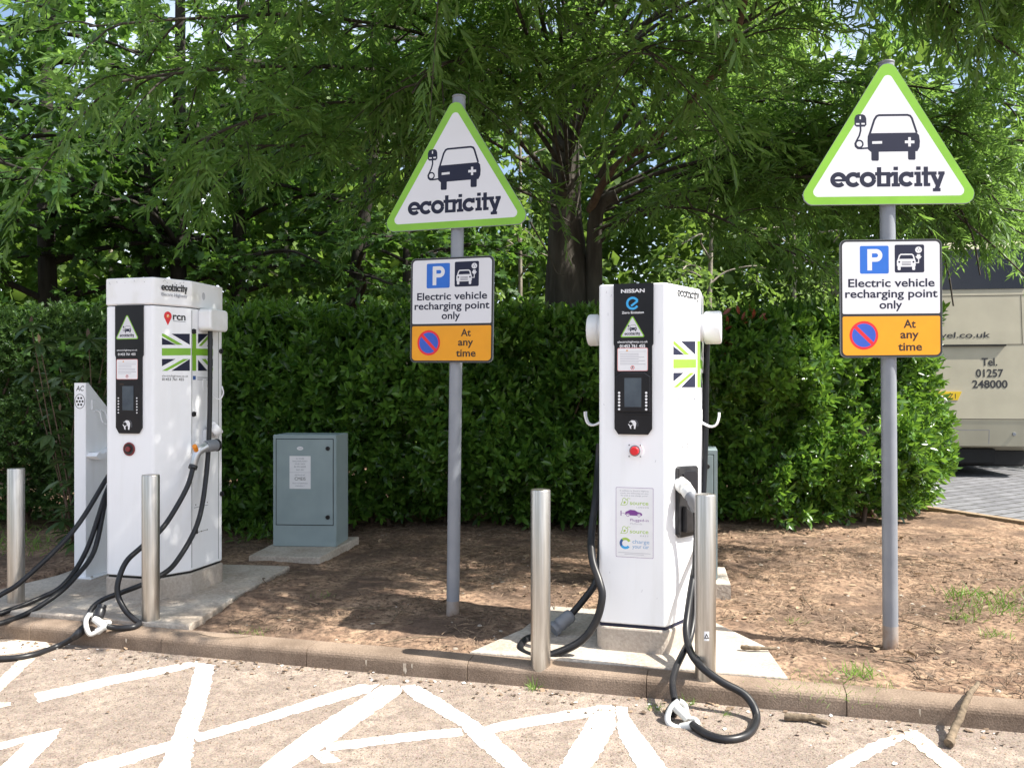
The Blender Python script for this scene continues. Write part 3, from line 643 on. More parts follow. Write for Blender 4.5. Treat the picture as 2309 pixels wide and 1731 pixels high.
b = MB(); b.box((.300, .36, 1.40), (.303, .395, 1.48), 'white', .001)
b.tube(smooth([(.30, .39, 1.44), (.31, .42, 1.42), (.33, .44, 1.36), (.36, .47, 1.34), (.38, .48, 1.38), (.375, .47, 1.43)]), .005, 'white', 8); b.build('cable_hook', c1)
# holster and gun on the side
ho = thing  # (alias kept out of the scene)
b = MB(); b.box((.300, .36, 1.02), (.325, .50, 1.13), 'whitedirty', .005); b.rod((.325, .42, 1.11), (.36, .45, 1.15), .055, 'whitedirty', 20, .006); hol = b.build('gun_holster', c1)
gun = MB(); g0 = P(*zl(1470, 160), 5.62); g1 = P(*zl(1395, 170), 5.54); g2 = P(*zl(1340, 210), 5.48); g3 = P(*zl(1315, 300), 5.46)
L = lambda p: local(c1, p)
gun.rod(L(g0), L(g1), .040, 'plastgrey', 20, .006); gun.rod(L(g0), L(g0) + (L(g0) - L(g1)) * .12, .043, 'black', 20)
gun.tube(smooth([L(g1), L(g2), L(g3)], 5), [.036 - .0012 * i for i in range(11)], 'chrome', 14); gun.rod(L(g3), L(P(*zl(1308, 320), 5.45)), .029, 'black', 16)
gun.rod(L(g2), L(P(*zl(1322, 165), 5.42)), .016, 'orange', 12, .004); gun.build('charging_gun', c1)
R_C = .0165
cb = cable(c1, 'charging_cable', [P(474, 744, 5.68), P(*zl(1424, 0), 5.64), P(*zl(1398, 400), 5.57), P(*zl(1340, 700), 5.42), P(*zl(1200, 950), 5.22), P(*zl(1085, 1050), 5.10), P(*zl(960, 1110), 5.06), P(*zl(830, 1160), 5.04), P(*zl(700, 1210), 5.03),
  P(*zl(625, 1270), 4.98), P(*zl(598, 1340), 4.93), P(*zl(578, 1390), 4.84), P(*zl(545, 1430), 4.77), P(*zl(480, 1480), 4.775), P(*zl(380, 1530), 4.76), P(*zl(200, 1590), 4.595), P(*zl(0, 1612), 4.535), P(*zl(-250, 1610), 4.54), P(*zl(-500, 1560), 4.66)], R_C)
b = MB(); b.tube(smooth([L(p) for p in (P(*zl(578, 1395), 4.825), P(*zl(545, 1430), 4.765), P(*zl(500, 1468), 4.765))], 4), [.020, .0225, .0245, .025, .025, .024, .0225, .021, .019], 'black', 12); b.build('cable_sleeve', cb)
cb = cable(c1, 'charging_cable', [g3, P(*zl(1308, 330), 5.45), P(*zl(1270, 450), 5.40), P(*zl(1170, 630), 5.3), P(*zl(1085, 745), 5.2), P(*zl(960, 855), 5.1), P(*zl(860, 950), 5.02), P(*zl(805, 1080), 4.97), P(*zl(802, 1180), 4.95), P(*zl(850, 1280), 4.92),
  P(*zl(915, 1345), 4.89), P(*zl(948, 1372), 4.87), P(*zl(905, 1396), 4.80), P(*zl(800, 1402), 4.78), P(*zl(725, 1390), 4.76)], R_C)
Yh = 4.76
loop_plug(c1, cb, [P(*zl(x, y), Yh + dy) for x, y, dy in ((610, 1305, .03), (585, 1350, .0), (588, 1400, -.02), (612, 1445, -.02), (665, 1425, -.01), (720, 1392, .0), (742, 1365, .03), (700, 1362, .05), (655, 1340, .06))],
  (P(*zl(668, 1330), Yh + .03), P(*zl(686, 1275), Yh + .06)), [P(*zl(665, 1425), Yh), P(*zl(700, 1400), Yh), P(*zl(730, 1392), Yh)], (P(*zl(640, 1335), Yh + .02), P(*zl(702, 1385), Yh)))

# --- the sunlit charger on the right
psi2 = math.radians(16.5); F2 = Vector((.640, 4.366))
c2 = thing('charging_station', 'sunlit white charger with round cable drums and a large logo sticker on its front', 'charger', (F2.x, F2.y, 0), -psi2, 'white electric vehicle chargers')
t_inv[c2.name] = (Matrix.Translation((F2.x, F2.y, 0)) @ Matrix.Rotation(-psi2, 4, 'Z')).inverted()
L = lambda p: local(c2, p)
pl2 = plan(.1775, (.330, .345), (.238, .33), .66, .02)
b = MB(); b.prism(rpoly(scaled(plan(.1775, (.30, .338), (.238, .33), .66, .0), .012)[::1], .05, 4) if False else scaled(plan(.1775, (.330, .345), (.238, .33), .66, .055), .012), -.05, .137, 'plinth', .01); b.prism(scaled(pl2, -.004), .137, .153, 'navy'); b.build('plinth', c2)
b = MB(); b.prism(pl2, .153, 1.967, 'white', .007)
b.X = frame((.330, .345, 0), (0, 1, 0), (0, 0, 1)); b.lay = 4
for y0 in (.006, .27): b.flat([(y0, .17), (y0 + .004, .17), (y0 + .004, 1.94), (y0, 1.94)], 'gap')
body2 = b
def z5(x, y): return (-.1775 + (x - 245) / 645 * .355, EYE - (620 + y * .2292 - 880) / FPX * 4.365)
b = MB(); b.X = frame((0, -.014, 0), (1, 0, 0), (0, 0, 1))
pp = [z5(398, 1510), z5(435, 1566), z5(722, 1566), z5(760, 1510), z5(760, 700), z5(772, 680), z5(774, 86), z5(390, 86), z5(390, 680), z5(398, 700)]
b.prism(pp, -.014, 0, 'blackgloss'); b.lay = 4
a, c = z5(462, 176), z5(690, 176); b.text('NISSAN', a[0], a[1], 'sticker', w=c[0] - a[0], cap=.0195, bold=.03)
ce = z5(574, 281); re = .0285
b.strip(arc(ce[0], ce[1], re, 25, 330, 30), .012, 'cyan'); b.strip([(ce[0] - .008, ce[1] - .014), (ce[0] + .027, ce[1] + .012)], .011, 'cyan')
a, c = z5(470, 382), z5(682, 382); b.text('Zero Emission', a[0], a[1], 'sticker', w=c[0] - a[0], cap=.013, bold=.02)
a, c = z5(457, 614), z5(688, 412); warntri(b, (a[0] + c[0]) / 2, a[1], c[0] - a[0], c[1] - a[1], .0055)
a, c = z5(428, 668), z5(720, 668); b.text('electrichighway.co.uk', a[0], a[1], 'sticker', w=c[0] - a[0], cap=.012, bold=.012)
a, c = z5(450, 714), z5(695, 714); b.text('01453 761 455', a[0], a[1], 'sticker', w=c[0] - a[0], cap=.0165, bold=.03)
notice(b, *z5(427, 945), *z5(721, 717))
handcard(b, *z5(575, 1470), .00046)
pnl = b.build('control_panel', c2)
b = MB(); b.X = frame((0, -.014, 0), (1, 0, 0), (0, 0, 1)); b.prism([z5(412, 1345), z5(745, 1345), z5(745, 1000), z5(690, 962), z5(470, 962), z5(412, 1000)], -.002, .010, 'blackgloss', .004); b.prism([z5(480, 1368), z5(745, 1368), z5(745, 1356), z5(480, 1356)], -.001, .007, 'blackgloss', .002); bz = b.build('screen_bezel', pnl)
b = MB(); b.X = frame((0, -.0235, 0), (1, 0, 0), (0, 0, 1)); b.prism([z5(497, 1297), z5(661, 1297), z5(661, 1012), z5(497, 1012)], -.003, .0006, 'glass', .0005); b.build('screen', pnl)
for x in (447, 707):
    b = MB(); b.X = frame((0, -.0235, 0), (1, 0, 0), (0, 0, 1))
    for i in range(6): p = z5(x, 1158 + 31 * i + (6 if i == 5 else 0)); b.prism(arc(p[0], p[1], .0062, 0, 340, 12), -.001, .002, 'sticker')
    b.build('button_column', pnl)
def z6(x, y): return (-.1775 + (x - 390) / 328 * .355, EYE - (960 + y * .4464 - 880) / FPX * 4.365)
p = z6(567, 125); estop(c2, p[0], p[1], 0, 2)
# the logo sticker
b = body2; b.lay = 2; b.X = frame((0, -.0006, 0), (1, 0, 0), (0, 0, 1)); x0, zb = z6(473, 664); x1, zt = z6(657, 311); w, h = x1 - x0, zt - zb
def st(x, y): return (x0 + (x - 105) / 707 * w, zb + (1555 - y) / 1405 * h)     # sticker units from its own close-up
k = w / 707
for x_, z_ in ((-.14, 1.92), (-.115, 1.90), (-.13, 1.80), (.14, 1.70), (-.15, 1.32), (.12, 1.02), (-.12, .42), (.05, .33), (.13, .30)): b.strip([(x_, z_), (x_ + random.uniform(-.006, .006), z_ + random.uniform(.006, .016))], .002, 'paleink')
b.flat(rrect(x0, zb, x1, zt, .006), 'purple'); b.flat(rrect(x0 + .0018, zb + .0018, x1 - .0018, zt - .0018, .005), 'sticker')
for i, s_ in enumerate(('In addition to Electric Highway', 'cards, the following can also', 'be used at this charge point*')):
    a = st(455, 228 + 48 * i); b.text(s_, a[0], a[1], 'greyink', w=(545 - 18 * i) * k, cap=.0072, align='c')
for yy, s_, wd in ((495, 'LONDON', 225), (1065, 'EAST', 150)):
    a = st(370, yy); b.text('source', a[0], a[1], 'greenlogo', w=350 * k, cap=.022, bold=.012)
    a = st(722, yy + 62); b.text(' '.join(s_), a[0], a[1], 'greyink', w=wd * k, cap=.0085, align='r')
    leaf = [(200, yy + 10), (230, yy - 60), (235, yy - 110), (262, yy - 132), (285, yy - 120), (300, yy - 90), (318, yy - 110), (335, yy - 70), (325, yy - 20), (290, yy + 10)]
    b.strip([st(*p) for p in leaf], 11 * k, 'greenlogo', closed=True); b.strip([st(*p) for p in [(312, yy - 105), (335, yy - 128), (380, yy - 118)]], 8 * k, 'greenlogo'); b.flat([st(*p) for p in [(245, yy - 25), (262, yy - 70), (300, yy - 50), (275, yy - 15)]], 'greenlogo')
b.flat([st(*p) for p in [(195, 620), (212, 620), (212, 722), (195, 722)]], 'purple'); b.strip([st(*p) for p in [(212, 665), (260, 668), (290, 690)]], 6 * k, 'purple')
b.flat([st(*p) for p in [(280, 690), (290, 640), (330, 622), (375, 596), (465, 602), (520, 636), (580, 650), (602, 672), (602, 708), (560, 712), (380, 712), (290, 700)]], 'purple')
for x in (333, 543): c = st(x, 708); b.flat(arc(c[0], c[1], 34 * k, 0, 345, 18), 'sticker'); b.strip(arc(c[0], c[1], 23 * k, 0, 360, 18), 9 * k, 'purple')
a = st(378, 825); b.text('Plugged-in', a[0], a[1], 'purple', w=345 * k, cap=.0145); a = st(378, 893); b.text('Midlands', a[0], a[1], 'paleink', w=225 * k, cap=.0115)
c = st(285, 1275)
for a0, a1, m_ in ((50, 150, 'greenlogo'), (155, 235, 'deepblue'), (240, 330, 'cyan')): b.strip(arc(c[0], c[1], 85 * k, a0 - 25, a1 - 10, 14), 48 * k, m_)
a = st(420, 1268); b.text('charge', a[0], a[1], 'tealblue', w=318 * k, cap=.021); a = st(420, 1365); b.text('your car', a[0], a[1], 'tealblue', w=310 * k, cap=.021)
for yy, xa, xb in ((1462, 150, 760), (1492, 270, 635)): b.flat([st(xa, yy + 5), st(xb, yy + 5), st(xb, yy - 5), st(xa, yy - 5)], 'paleink')
# slanted right face
cd2 = Vector((.1525, .345)).normalized(); CW = math.hypot(.1525, .345)
b.lay = 2; b.X = frame((.1775, 0, 0), (cd2.x, cd2.y, 0), (0, 0, 1)) @ Matrix.Translation((0, 0, .0006))
def zc2(x, y): s = (x - 890) / 275 * CW; return (s, EYE - (620 + y * .2292 - 880) / FPX * (4.33 + s * .78))
b.flat([zc2(1141, 1105), zc2(1164, 1105), zc2(1164, 650), zc2(1141, 650)], 'green')
flag(b, FLAG_L, lambda x, y: zc2(945 + (x - 922) / 244 * 188, 650 + (y - 680) / 330 * 455))
a, c = zc2(978, 212), zc2(1158, 212); slabword(b, a[0], a[1], c[0], 'ink', xh=.036)
a, c = zc2(945, 1165), zc2(1160, 1165); b.text('electrichighway.co.uk', a[0], a[1], 'greyink', w=c[0] - a[0], cap=.018)
a, c = zc2(945, 1245), zc2(1160, 1245); b.text('01453 761 455', a[0], a[1], 'greyink', w=c[0] - a[0], cap=.030, bold=.012)
def zc6(x, y): s = (x - 718) / 150 * CW; return (s, EYE - (960 + y * .4464 - 880) / FPX * (4.33 + s * .78))
for x in (790, 808): c = zc6(x, 98); b.strip(arc(c[0], c[1], .008, 0, 360, 12, .010), .004, 'ink')
c = zc6(799, 100); b.strip(arc(c[0], c[1], .034, 0, 360, 22, .034), .0022, 'paleink')
b.X = frame((.3306, .345, 0), (0, 1, 0), (0, 0, 1)); b.lay = 8
flag(b, FLAG_R, lambda x, y: ((x - 1176) / 209 * .26, EYE - (620 + (650 + (y - 680) / 330 * 455) * .2292 - 880) / FPX * 4.68))
cdl = Vector((-.0605, .33)).normalized(); b.X = frame((-.238, .33, 0), (-cdl.x, -cdl.y, 0), (0, 0, 1)) @ Matrix.Translation((0, 0, .0006)); b.lay = 4
flag(b, FLAG_L[:4] + FLAG_L[4:], lambda x, y: ((x - 922) / 244 * .25, EYE - (620 + (650 + (y - 680) / 330 * 455) * .2292 - 880) / FPX * 4.6)); b.build('body', c2)
# cable drums
for sx, x in ((1, .330), (-1, -.238)):
    w_ = .115 if sx > 0 else .085
    b = MB(); b.rod((x, .44, 1.757), (x + sx * .018, .44, 1.757), .080, 'whitedirty', 32); b.rod((x + sx * .018, .44, 1.757), (x + sx * w_, .44, 1.757), .094, 'whitedirty', 36, .012); b.build('cable_drum', c2)
# hooks
for sx, x in ((1, .330), (-1, -.238)):
    b = MB(); b.box((x - .002, .40, 1.20), (x + sx * .004 + .002, .48, 1.29), 'white', .001)
    for y_ in (.42, .46): b.tube(smooth([(x, y_, 1.22), (x + sx * .05, y_, 1.195), (x + sx * .085, y_ - .005, 1.205), (x + sx * .10, y_ - .01, 1.245), (x + sx * .102, y_ - .01, 1.275)]), .0065, 'white', 8)
    b.build('cable_hook', c2)
# socket panel with holstered gun on the slanted face
b = MB(); b.X = frame((.1775, 0, 0), (cd2.x, cd2.y, 0), (0, 0, 1))
o8 = [zc6(x, y) for x, y in ((757, 545), (768, 560), (832, 545), (845, 530), (845, 208), (838, 197), (768, 200), (757, 212))]
b.prism(o8, -.01, .022, 'black', .005); b.prism([zc6(x, y) for x, y in ((772, 330), (838, 330), (838, 240), (826, 222), (784, 222), (772, 240))], .02, .030, 'blackgloss', .003)
b.prism([zc6(x, y) for x, y in ((770, 530), (838, 520), (838, 470), (770, 400))], .02, .05, 'black', .006); b.build('socket_panel', c2)
b = MB(); q0, q1, q2, q3 = P(*zr(783, 285), 4.42), P(*zr(820, 315), 4.34), P(*zr(850, 360), 4.31), P(*zr(872, 425), 4.33)
b.rod(L(q0), L(q1), .040, 'plastwhite', 18, .01); b.rod(L(q1), L(q1.lerp(q2, .75)), .036, 'plastwhite', 18, .004); b.tube([L(q) for q in smooth([q1.lerp(q2, .6), q2, q3], 5)], [.033, .036, .032, .035, .031, .033, .029, .031, .027, .028, .024], 'plastgrey', 16); b.build('charging_gun', c2)
# cables of this charger
cable(c2, 'charging_cable', [P(*zr(385, 90), 4.80), P(*zr(378, 200), 4.78), P(*zr(365, 370), 4.62), P(*zr(343, 550), 4.5), P(*zr(350, 680), 4.38), P(*zr(386, 790), 4.30), P(*zr(398, 870), 4.27), P(*zr(365, 990), 4.27), P(*zr(285, 1090), 4.28), P(*zr(150, 1152), 4.295), P(*zr(60, 1168), 4.30), P(*zr(-15, 1130), 4.42), P(*zr(20, 1075), 4.56), P(*zr(110, 1060), 4.62)], .0205)
cb = cable(c2, 'charging_cable', [P(*zr(395, 300), 4.85), P(*zr(392, 600), 4.80), P(*zr(370, 775), 4.72), P(*zr(310, 870), 4.71), P(*zr(238, 955), 4.70)], .0195)
b = MB(); a, c = L(P(*zr(245, 950), 4.70)), L(P(*zr(150, 1030), 4.64)); d_ = (c - a)
b.tube([a + d_ * t for t in (0, .04, .2, .24, .4, .44, .62, .66, .8, .82, 1)], [.024, .036, .042, .036, .042, .036, .042, .038, .036, .044, .042], 'plastgrey', 18); b.build('plug', cb)
cable(c2, 'charging_cable', [L_ for L_ in (P(1594, 776, 4.84), P(1592, 850, 4.83), P(1590, 1000, 4.80), P(*zr(905, 400), 4.72), P(*zr(890, 600), 4.55), P(*zr(862, 740), 4.4), P(*zr(832, 930), 4.27), P(*zr(823, 1040), 4.18), P(*zr(845, 1140), 4.06), P(*zr(900, 1215), 3.91), P(*zr(1000, 1290), 3.84), P(*zr(1110, 1350), 3.80), P(*zr(1165, 1420), 3.75), P(*zr(1176, 1490), 3.685), P(*zr(1130, 1558), 3.545), P(*zr(1030, 1583), 3.50), P(*zr(930, 1558), 3.545), P(*zr(855, 1508), 3.64))], .0185)
cb = cable(c2, 'charging_cable', [q3, P(*zr(876, 520), 4.36), P(*zr(868, 700), 4.38), P(*zr(866, 900), 4.33), P(*zr(845, 1060), 4.22), P(*zr(805, 1150), 4.08), P(*zr(770, 1225), 3.98), P(*zr(754, 1300), 3.88), P(*zr(765, 1385), 3.76)], .0165)
Yh = 3.70
loop_plug(c2, cb, [P(*zr(x, y), Yh + dy) for x, y, dy in ((785, 1388, .03), (748, 1420, .02), (728, 1470, .0), (742, 1508, -.02), (800, 1528, -.04), (850, 1522, -.05), (878, 1500, -.03), (868, 1484, .0), (830, 1470, .02), (815, 1410, .03))],
  (P(*zr(768, 1420), Yh + .06), P(*zr(748, 1445), Yh + .10)), [P(*zr(800, 1525), Yh - .03), P(*zr(835, 1515), Yh - .05), P(*zr(862, 1508), Yh - .06)], (P(*zr(765, 1415), Yh + .02), P(*zr(832, 1478), Yh - .01)))

# --- the narrow AC post beside the shaded charger
A0 = G(180, 1302, .03); psa = math.radians(12)
ac = thing('charging_post', 'narrow white AC socket post with slanted top behind the shaded charger', 'charger', (A0.x, A0.y, 0), -psa)
t_inv[ac.name] = (Matrix.Translation((A0.x, A0.y, 0)) @ Matrix.Rotation(-psa, 4, 'Z')).inverted()
L = lambda p: local(ac, p)
b = MB(); H = 1.455
prof = [(0, .035), (.34, .035), (.34, H - .28), (.03, H), (0, H)]
b.X = Matrix(((0, 0, 1, -.05), (1, 0, 0, 0), (0, 1, 0, 0), (0, 0, 0, 1)))
b.prism(prof, 0, .10, 'white', .004); b.X = frame((0, -.0006, 0), (1, 0, 0), (0, 0, 1)); b.lay = 4
b.text('AC', 0, H - .058, 'ink', w=.062, cap=.038, bold=.01, align='c', shear=.15)
b.strip([(.042 * math.cos(a), H - .135 + .052 * math.sin(a)) for a in np.linspace(0, 2 * PI, 30)], .004, 'ink')
for i in range(7):
    a, r_ = (0, 0) if i == 0 else (PI / 3 * i, .024); c = (r_ * math.cos(a), H - .135 + r_ * 1.15 * math.sin(a)); b.flat(arc(c[0], c[1], .0085, 0, 340, 12), 'ink')
b.build('post_body', ac)
b = MB(); b.box((-.075, -.03, .028), (.12, .37, .036), 'white', .002)
for p in ((-.065, 0), (.1, 0), (.1, .34)): b.rod((p[0], p[1], .034), (p[0], p[1], .046), .009, 'steel', 8)
b.build('base_plate', ac)
b = MB(); b.X = Matrix(((0, 0, 1, .0505), (1, 0, 0, 0), (0, 1, 0, 0), (0, 0, 0, 1))); b.prism([(.0, .92), (.03, .945), (.06, .93), (.30, .99), (.30, .95), (.04, .895)], 0, .09, 'white', .003); b.build('plug_bracket', ac)
b = MB(); b.box((.05, .06, 1.26), (.056, .10, 1.33), 'white', .001)
for dx in (0, .06): b.tube(smooth([(.052, .09 + dx, 1.25), (.07, .12 + dx, 1.24), (.085, .13 + dx, 1.17), (.10, .16 + dx, 1.15), (.11, .18 + dx, 1.18), (.11, .18 + dx, 1.23)]), .005, 'white', 8)
b.build('cable_hook', ac)
for pts in ([(755, 340, 5.95), (720, 395, 5.78), (500, 740, 5.52), (165, 1070, 5.22), (0, 1180, 5.14), (-250, 1330, 5.0), (-500, 1420, 4.85)], [(750, 420, 5.95), (715, 500, 5.78), (590, 870, 5.62), (440, 1100, 5.38), (270, 1200, 5.28), (0, 1305, 5.08), (-300, 1400, 4.9)], [(748, 470, 5.95), (712, 560, 5.78), (640, 880, 5.62), (500, 1070, 5.40), (380, 1180, 5.22), (190, 1300, 5.08), (0, 1372, 4.92), (-250, 1440, 4.75)]):
    cable(ac, 'charging_cable', [P(*zl(x, y), Y) for x, y, Y in pts], .0165)

# ------------------------------------------------------------------ slabs and cabinets
def slab(name, pts, z0, z1, label, m_='slab', cat='slab'):
    b = MB(); b.prism([tuple(p) for p in pts], z0, z1, m_, .008); return tag(b.build(name), label, cat)
def kp(s, t): p = K(s, t); return (p.x, p.y)
sA = (K(0, 0) - Vector((0, 0, 0)))
def st_of(p): d_ = Vector((p[0], p[1])) - KA; return (d_.dot(KD), d_.dot(KB))
a = st_of(G(416, 1414, .03)); 
slab('concrete_slab', [kp(-.75, .134), kp(1.215, .134), (-1.84, 5.5), (-1.74, 6.42), (-2.1, 6.47), (-2.6, 6.5), (-3.35, 6.55), (-3.38, 6.1), (-3.6, 5.5)], -.1, .028, 'wide stained concrete slab under the shaded charger, running back to the cabinet step')
s0 = st_of(G(1075, 1480)); s1 = st_of(G(1790, 1545))
slab('concrete_slab', [kp(s0[0] - .05, .134), kp(s1[0] - .02, .134), kp(s1[0] - .10, .62), kp(s1[0] - .45, 1.15), kp(s0[0] + .18, 1.15), kp(s0[0] + .12, .6)], -.1, .012, 'bright sunlit concrete slab under the charger with round drums')
def cabinet(loc, yaw, label, w, h, d, lab):
    t = thing('electrical_cabinet', label, 'cabinet', loc, -yaw, 'grey-green electrical cabinets by the hedge')
    b = MB(); b.prism([(-w / 2, 0), (w / 2, 0), (w / 2, d), (-w / 2, d)], 0, h, 'cabinet', .006); b.X = frame((0, -.0004, 0), (1, 0, 0), (0, 0, 1)); b.lay = 2
    x0, x1, zb, zt = -w / 2 + .026, w / 2 - .026, .185, h - .035
    b.strip([(x0, zb), (x1, zb), (x1, zt), (x0, zt)], .006, 'gap', closed=True); b.build('housing', t)
    b = MB(); b.X = frame((0, -.006, 0), (1, 0, 0), (0, 0, 1)); b.prism([(x0 + .004, zb + .004), (x1 - .004, zb + .004), (x1 - .004, zt - .004), (x0 + .004, zt - .004)], -.008, 0, 'cabinet', .002); dr = b.build('door', t)
    for z in (zb + .07, zt - .08):
        b = MB(); b.rod((x1 - .045, -.005, z), (x1 - .045, -.016, z), .019, 'black', 18, .003); b.box((x1 - .048, -.019, z - .012), (x1 - .042, -.015, z + .012), 'gap'); b.build('lock', dr)
    if lab:
        b = MB(); b.X = frame((0, -.0065, 0), (1, 0, 0), (0, 0, 1)); lx, lz, ww, hh = -.038, h - .46, .185, .28
        b.flat([(lx - ww / 2, lz), (lx + ww / 2, lz), (lx + ww / 2, lz + hh), (lx - ww / 2, lz + hh)], 'sticker')
        for s_, f, wd, cp in (('DC POWER', .90, .07, .012), ('RING MAIN POINT', .82, .13, .012), ('PANEL MADE', .74, .09, .012), ('BS EN 60439', .65, .10, .014), ('REF 001', .56, .065, .012), ('INSTALLED BY', .40, .09, .012), ('CMEIS', .26, .095, .028), ('FAULT INFORMATION', .15, .13, .011), ('EMERGENCY', .07, .08, .011)):
            b.text(s_, lx, lz + hh * f, 'ink' if s_ == 'CMEIS' else 'greyink', w=wd, cap=cp, align='c')
        b.strip([(lx - ww / 2, lz + hh * .5), (lx + ww / 2, lz + hh * .5)], .0015, 'greyink')
        b.flat(arc(lx, lz + hh + .065, .028, 0, 345, 20, .016), 'sticker'); b.text('OKEN', lx, lz + hh + .0605, 'greyink', w=.036, cap=.009, align='c'); b.build('door_label', dr)
    return t
C1 = G(687, 1232, .065); cabinet((C1.x, C1.y, .065), math.radians(4), 'grey-green cabinet with white door label on a concrete step before the hedge', .55, .955, .37, True)
slab('concrete_step', [(-2.13, 6.64), (-1.54, 6.57), (-1.40, 7.5), (-2.06, 7.5)], -.05, .065, 'low grey concrete step under the grey-green cabinet with the label', cat='step')
C2 = G(1618, 1317, .06); w2 = .56; ya = math.radians(12)
cabinet((C2.x - w2 / 2 * math.cos(ya), C2.y + w2 / 2 * math.sin(ya), .09), ya, 'grey-green cabinet half hidden behind the sunlit charger', w2, .90, .34, False)
p = C2; slab('concrete_step', [(p.x - .75, p.y + .06), (p.x + .06, p.y - .12), (p.x + .16, p.y + .42), (p.x - .65, p.y + .60)], -.05, .09, 'small pale concrete base under the half hidden cabinet', cat='step')

# ------------------------------------------------------------------ coach on the drive
by = math.radians(8)
bus = thing('coach', 'cream coach with phone number on its rear, parked on block paving beyond the hedge', 'coach', (7.36, 13.5, -.03), -by)
W2 = 1.27
b = MB()
side = [(0, .52), (-.04, .95), (0, 1.5), (.05, 2.4), (.10, 3.1), (.25, 3.80), (.55, 3.95), (11, 3.95), (11.3, 3.2), (11.5, 1.4), (11.4, .45), (.4, .42)]
def ring(sx, f): return [(sx, y, z) for y, z in side]
n = len(side); vs = []
for x, ins in ((-W2, .10), (-W2 + .10, 0), (W2 - .10, 0), (W2, .10)): vs += [(x, y + (ins if y < 5 else -ins), z) for y, z in side]
fs = [[k * n + i, k * n + (i + 1) % n, (k + 1) * n + (i + 1) % n, (k + 1) * n + i] for k in range(3) for i in range(n)] + [list(range(n)), [3 * n + i for i in range(n)][::-1]]
b.add(vs, [f[::-1] for f in fs], 'buscream')
def rear(z):
    for (y0, z0), (y1, z1_) in zip(side[:5], side[1:6]):
        if z0 <= z <= z1_: return y0 + (y1 - y0) * (z - z0) / (z1_ - z0)
    return 0
def rstrip(x0, z0, x1, z1_, w, mt, out=.004):
    n_ = 6; vs = []
    d_ = Vector((x1 - x0, z1_ - z0)).normalized(); nn = Vector((-d_.y, d_.x)) * w / 2
    for i in range(n_ + 1):
        x, z = x0 + (x1 - x0) * i / n_, z0 + (z1_ - z0) * i / n_
        for s_ in (1, -1): vs.append((x + nn.x * s_, rear(z + nn.y * s_) - out, z + nn.y * s_))
    b.add(vs, [[2 * i, 2 * i + 1, 2 * i + 3, 2 * i + 2] for i in range(n_)], mt)
for a_ in ((-1.15, 2.18, 1.15, 2.18), (-1.15, .96, 1.22, .96), (-1.15, 2.99, 1.22, 2.99)): rstrip(*a_, .012, 'gap')
rstrip(.98, 2.19, .98, 2.98, .010, 'gap'); rstrip(1.02, .56, 1.02, .95, .012, 'gap'); rstrip(-.2, .78, .45, .78, .008, 'greyink'); rstrip(.45, .56, .45, .78, .008, 'greyink')
b.box((-.3, -.005, 2.155), (.72, .05, 2.175), 'gap')
def btext(s_, x, z, w, cap, shear=0, bold=.01):
    y = rear(z + cap / 2) - .004; sl = (rear(z + cap) - rear(z)) / cap
    b.X = frame((0, y - sl * (z + cap / 2), 0), (1, 0, 0), (0, sl, 1)); b.text(s_, x, z, 'ink', w=w, cap=cap, align='c', shear=shear, bold=bold)
btext('travel.co.uk', -.02, 2.30, 1.02, .10, .12, .012); btext('Tel.', .47, 1.84, .24, .13, 0, .02); btext('01257', .47, 1.655, .42, .13, 0, .02); btext('248000', .47, 1.475, .54, .13, 0, .02)
b.X = frame((0, rear(2.5) - .006, 0), (1, 0, 0), (0, .055, 1)); b.flat([(-.05, 2.50), (.02, 2.58), (.42, 2.93), (.06, 2.53)], 'ink'); b.X = Matrix.Identity(4)
body_b = b.build('body', bus)
b = MB(); b.box((-W2 + .12, .35, .16), (W2 - .12, 11.1, .44), 'rubberdark', .03); b.box((-.6, .12, .22), (.6, .36, .47), 'gap', .02); b.build('underbody', bus)
b = MB(); vs = []
for i, z in enumerate((3.10, 3.3, 3.55, 3.78)):
    for x in (-1.12, 1.12 if i else 1.05): vs.append((x, rear(min(z, 3.79)) - .012 - .002, z))
b.add(vs, [[2 * i, 2 * i + 1, 2 * i + 3, 2 * i + 2] for i in range(3)], 'busglass'); b.build('rear_window', bus)
b = MB(); b.X = frame((0, rear(1.27) - .008, 0), (1, 0, 0), (0, 0, 1)); b.prism([(-.52, 1.27), (-.03, 1.27), (.03, 1.41), (-.52, 1.41)], -.02, 0, 'plateyellow'); b.lay = 4; b.text('Z1', -.12, 1.295, 'ink', cap=.085, align='c', bold=.01); b.build('number_plate', bus)
b = MB(); b.rod((.83, rear(.72) - .012, .72), (.83, .02, .72), .03, 'plastgrey', 14, .004); b.build('towing_eye', bus)
for y_ in (2.6, 9.2):
    for sx in (-1, 1):
        b = MB(); b.rod((sx * (W2 - .32), y_, .5), (sx * (W2 + .005), y_, .5), .5, 'rubberdark', 32, .04); w_ = b.build('wheel', bus)
        b = MB(); b.rod((sx * (W2 - .02), y_, .5), (sx * (W2 + .02), y_, .5), .28, 'steel', 24, .02); b.build('rim', w_)
for sx in (-1, 1):
    b = MB(); b.box((sx * W2 - .004 if sx > 0 else -W2 - .006, .9, 2.1), (sx * W2 + .006 if sx > 0 else -W2 + .004, 10.8, 3.3), 'busglass', .002); b.build('side_window', bus)

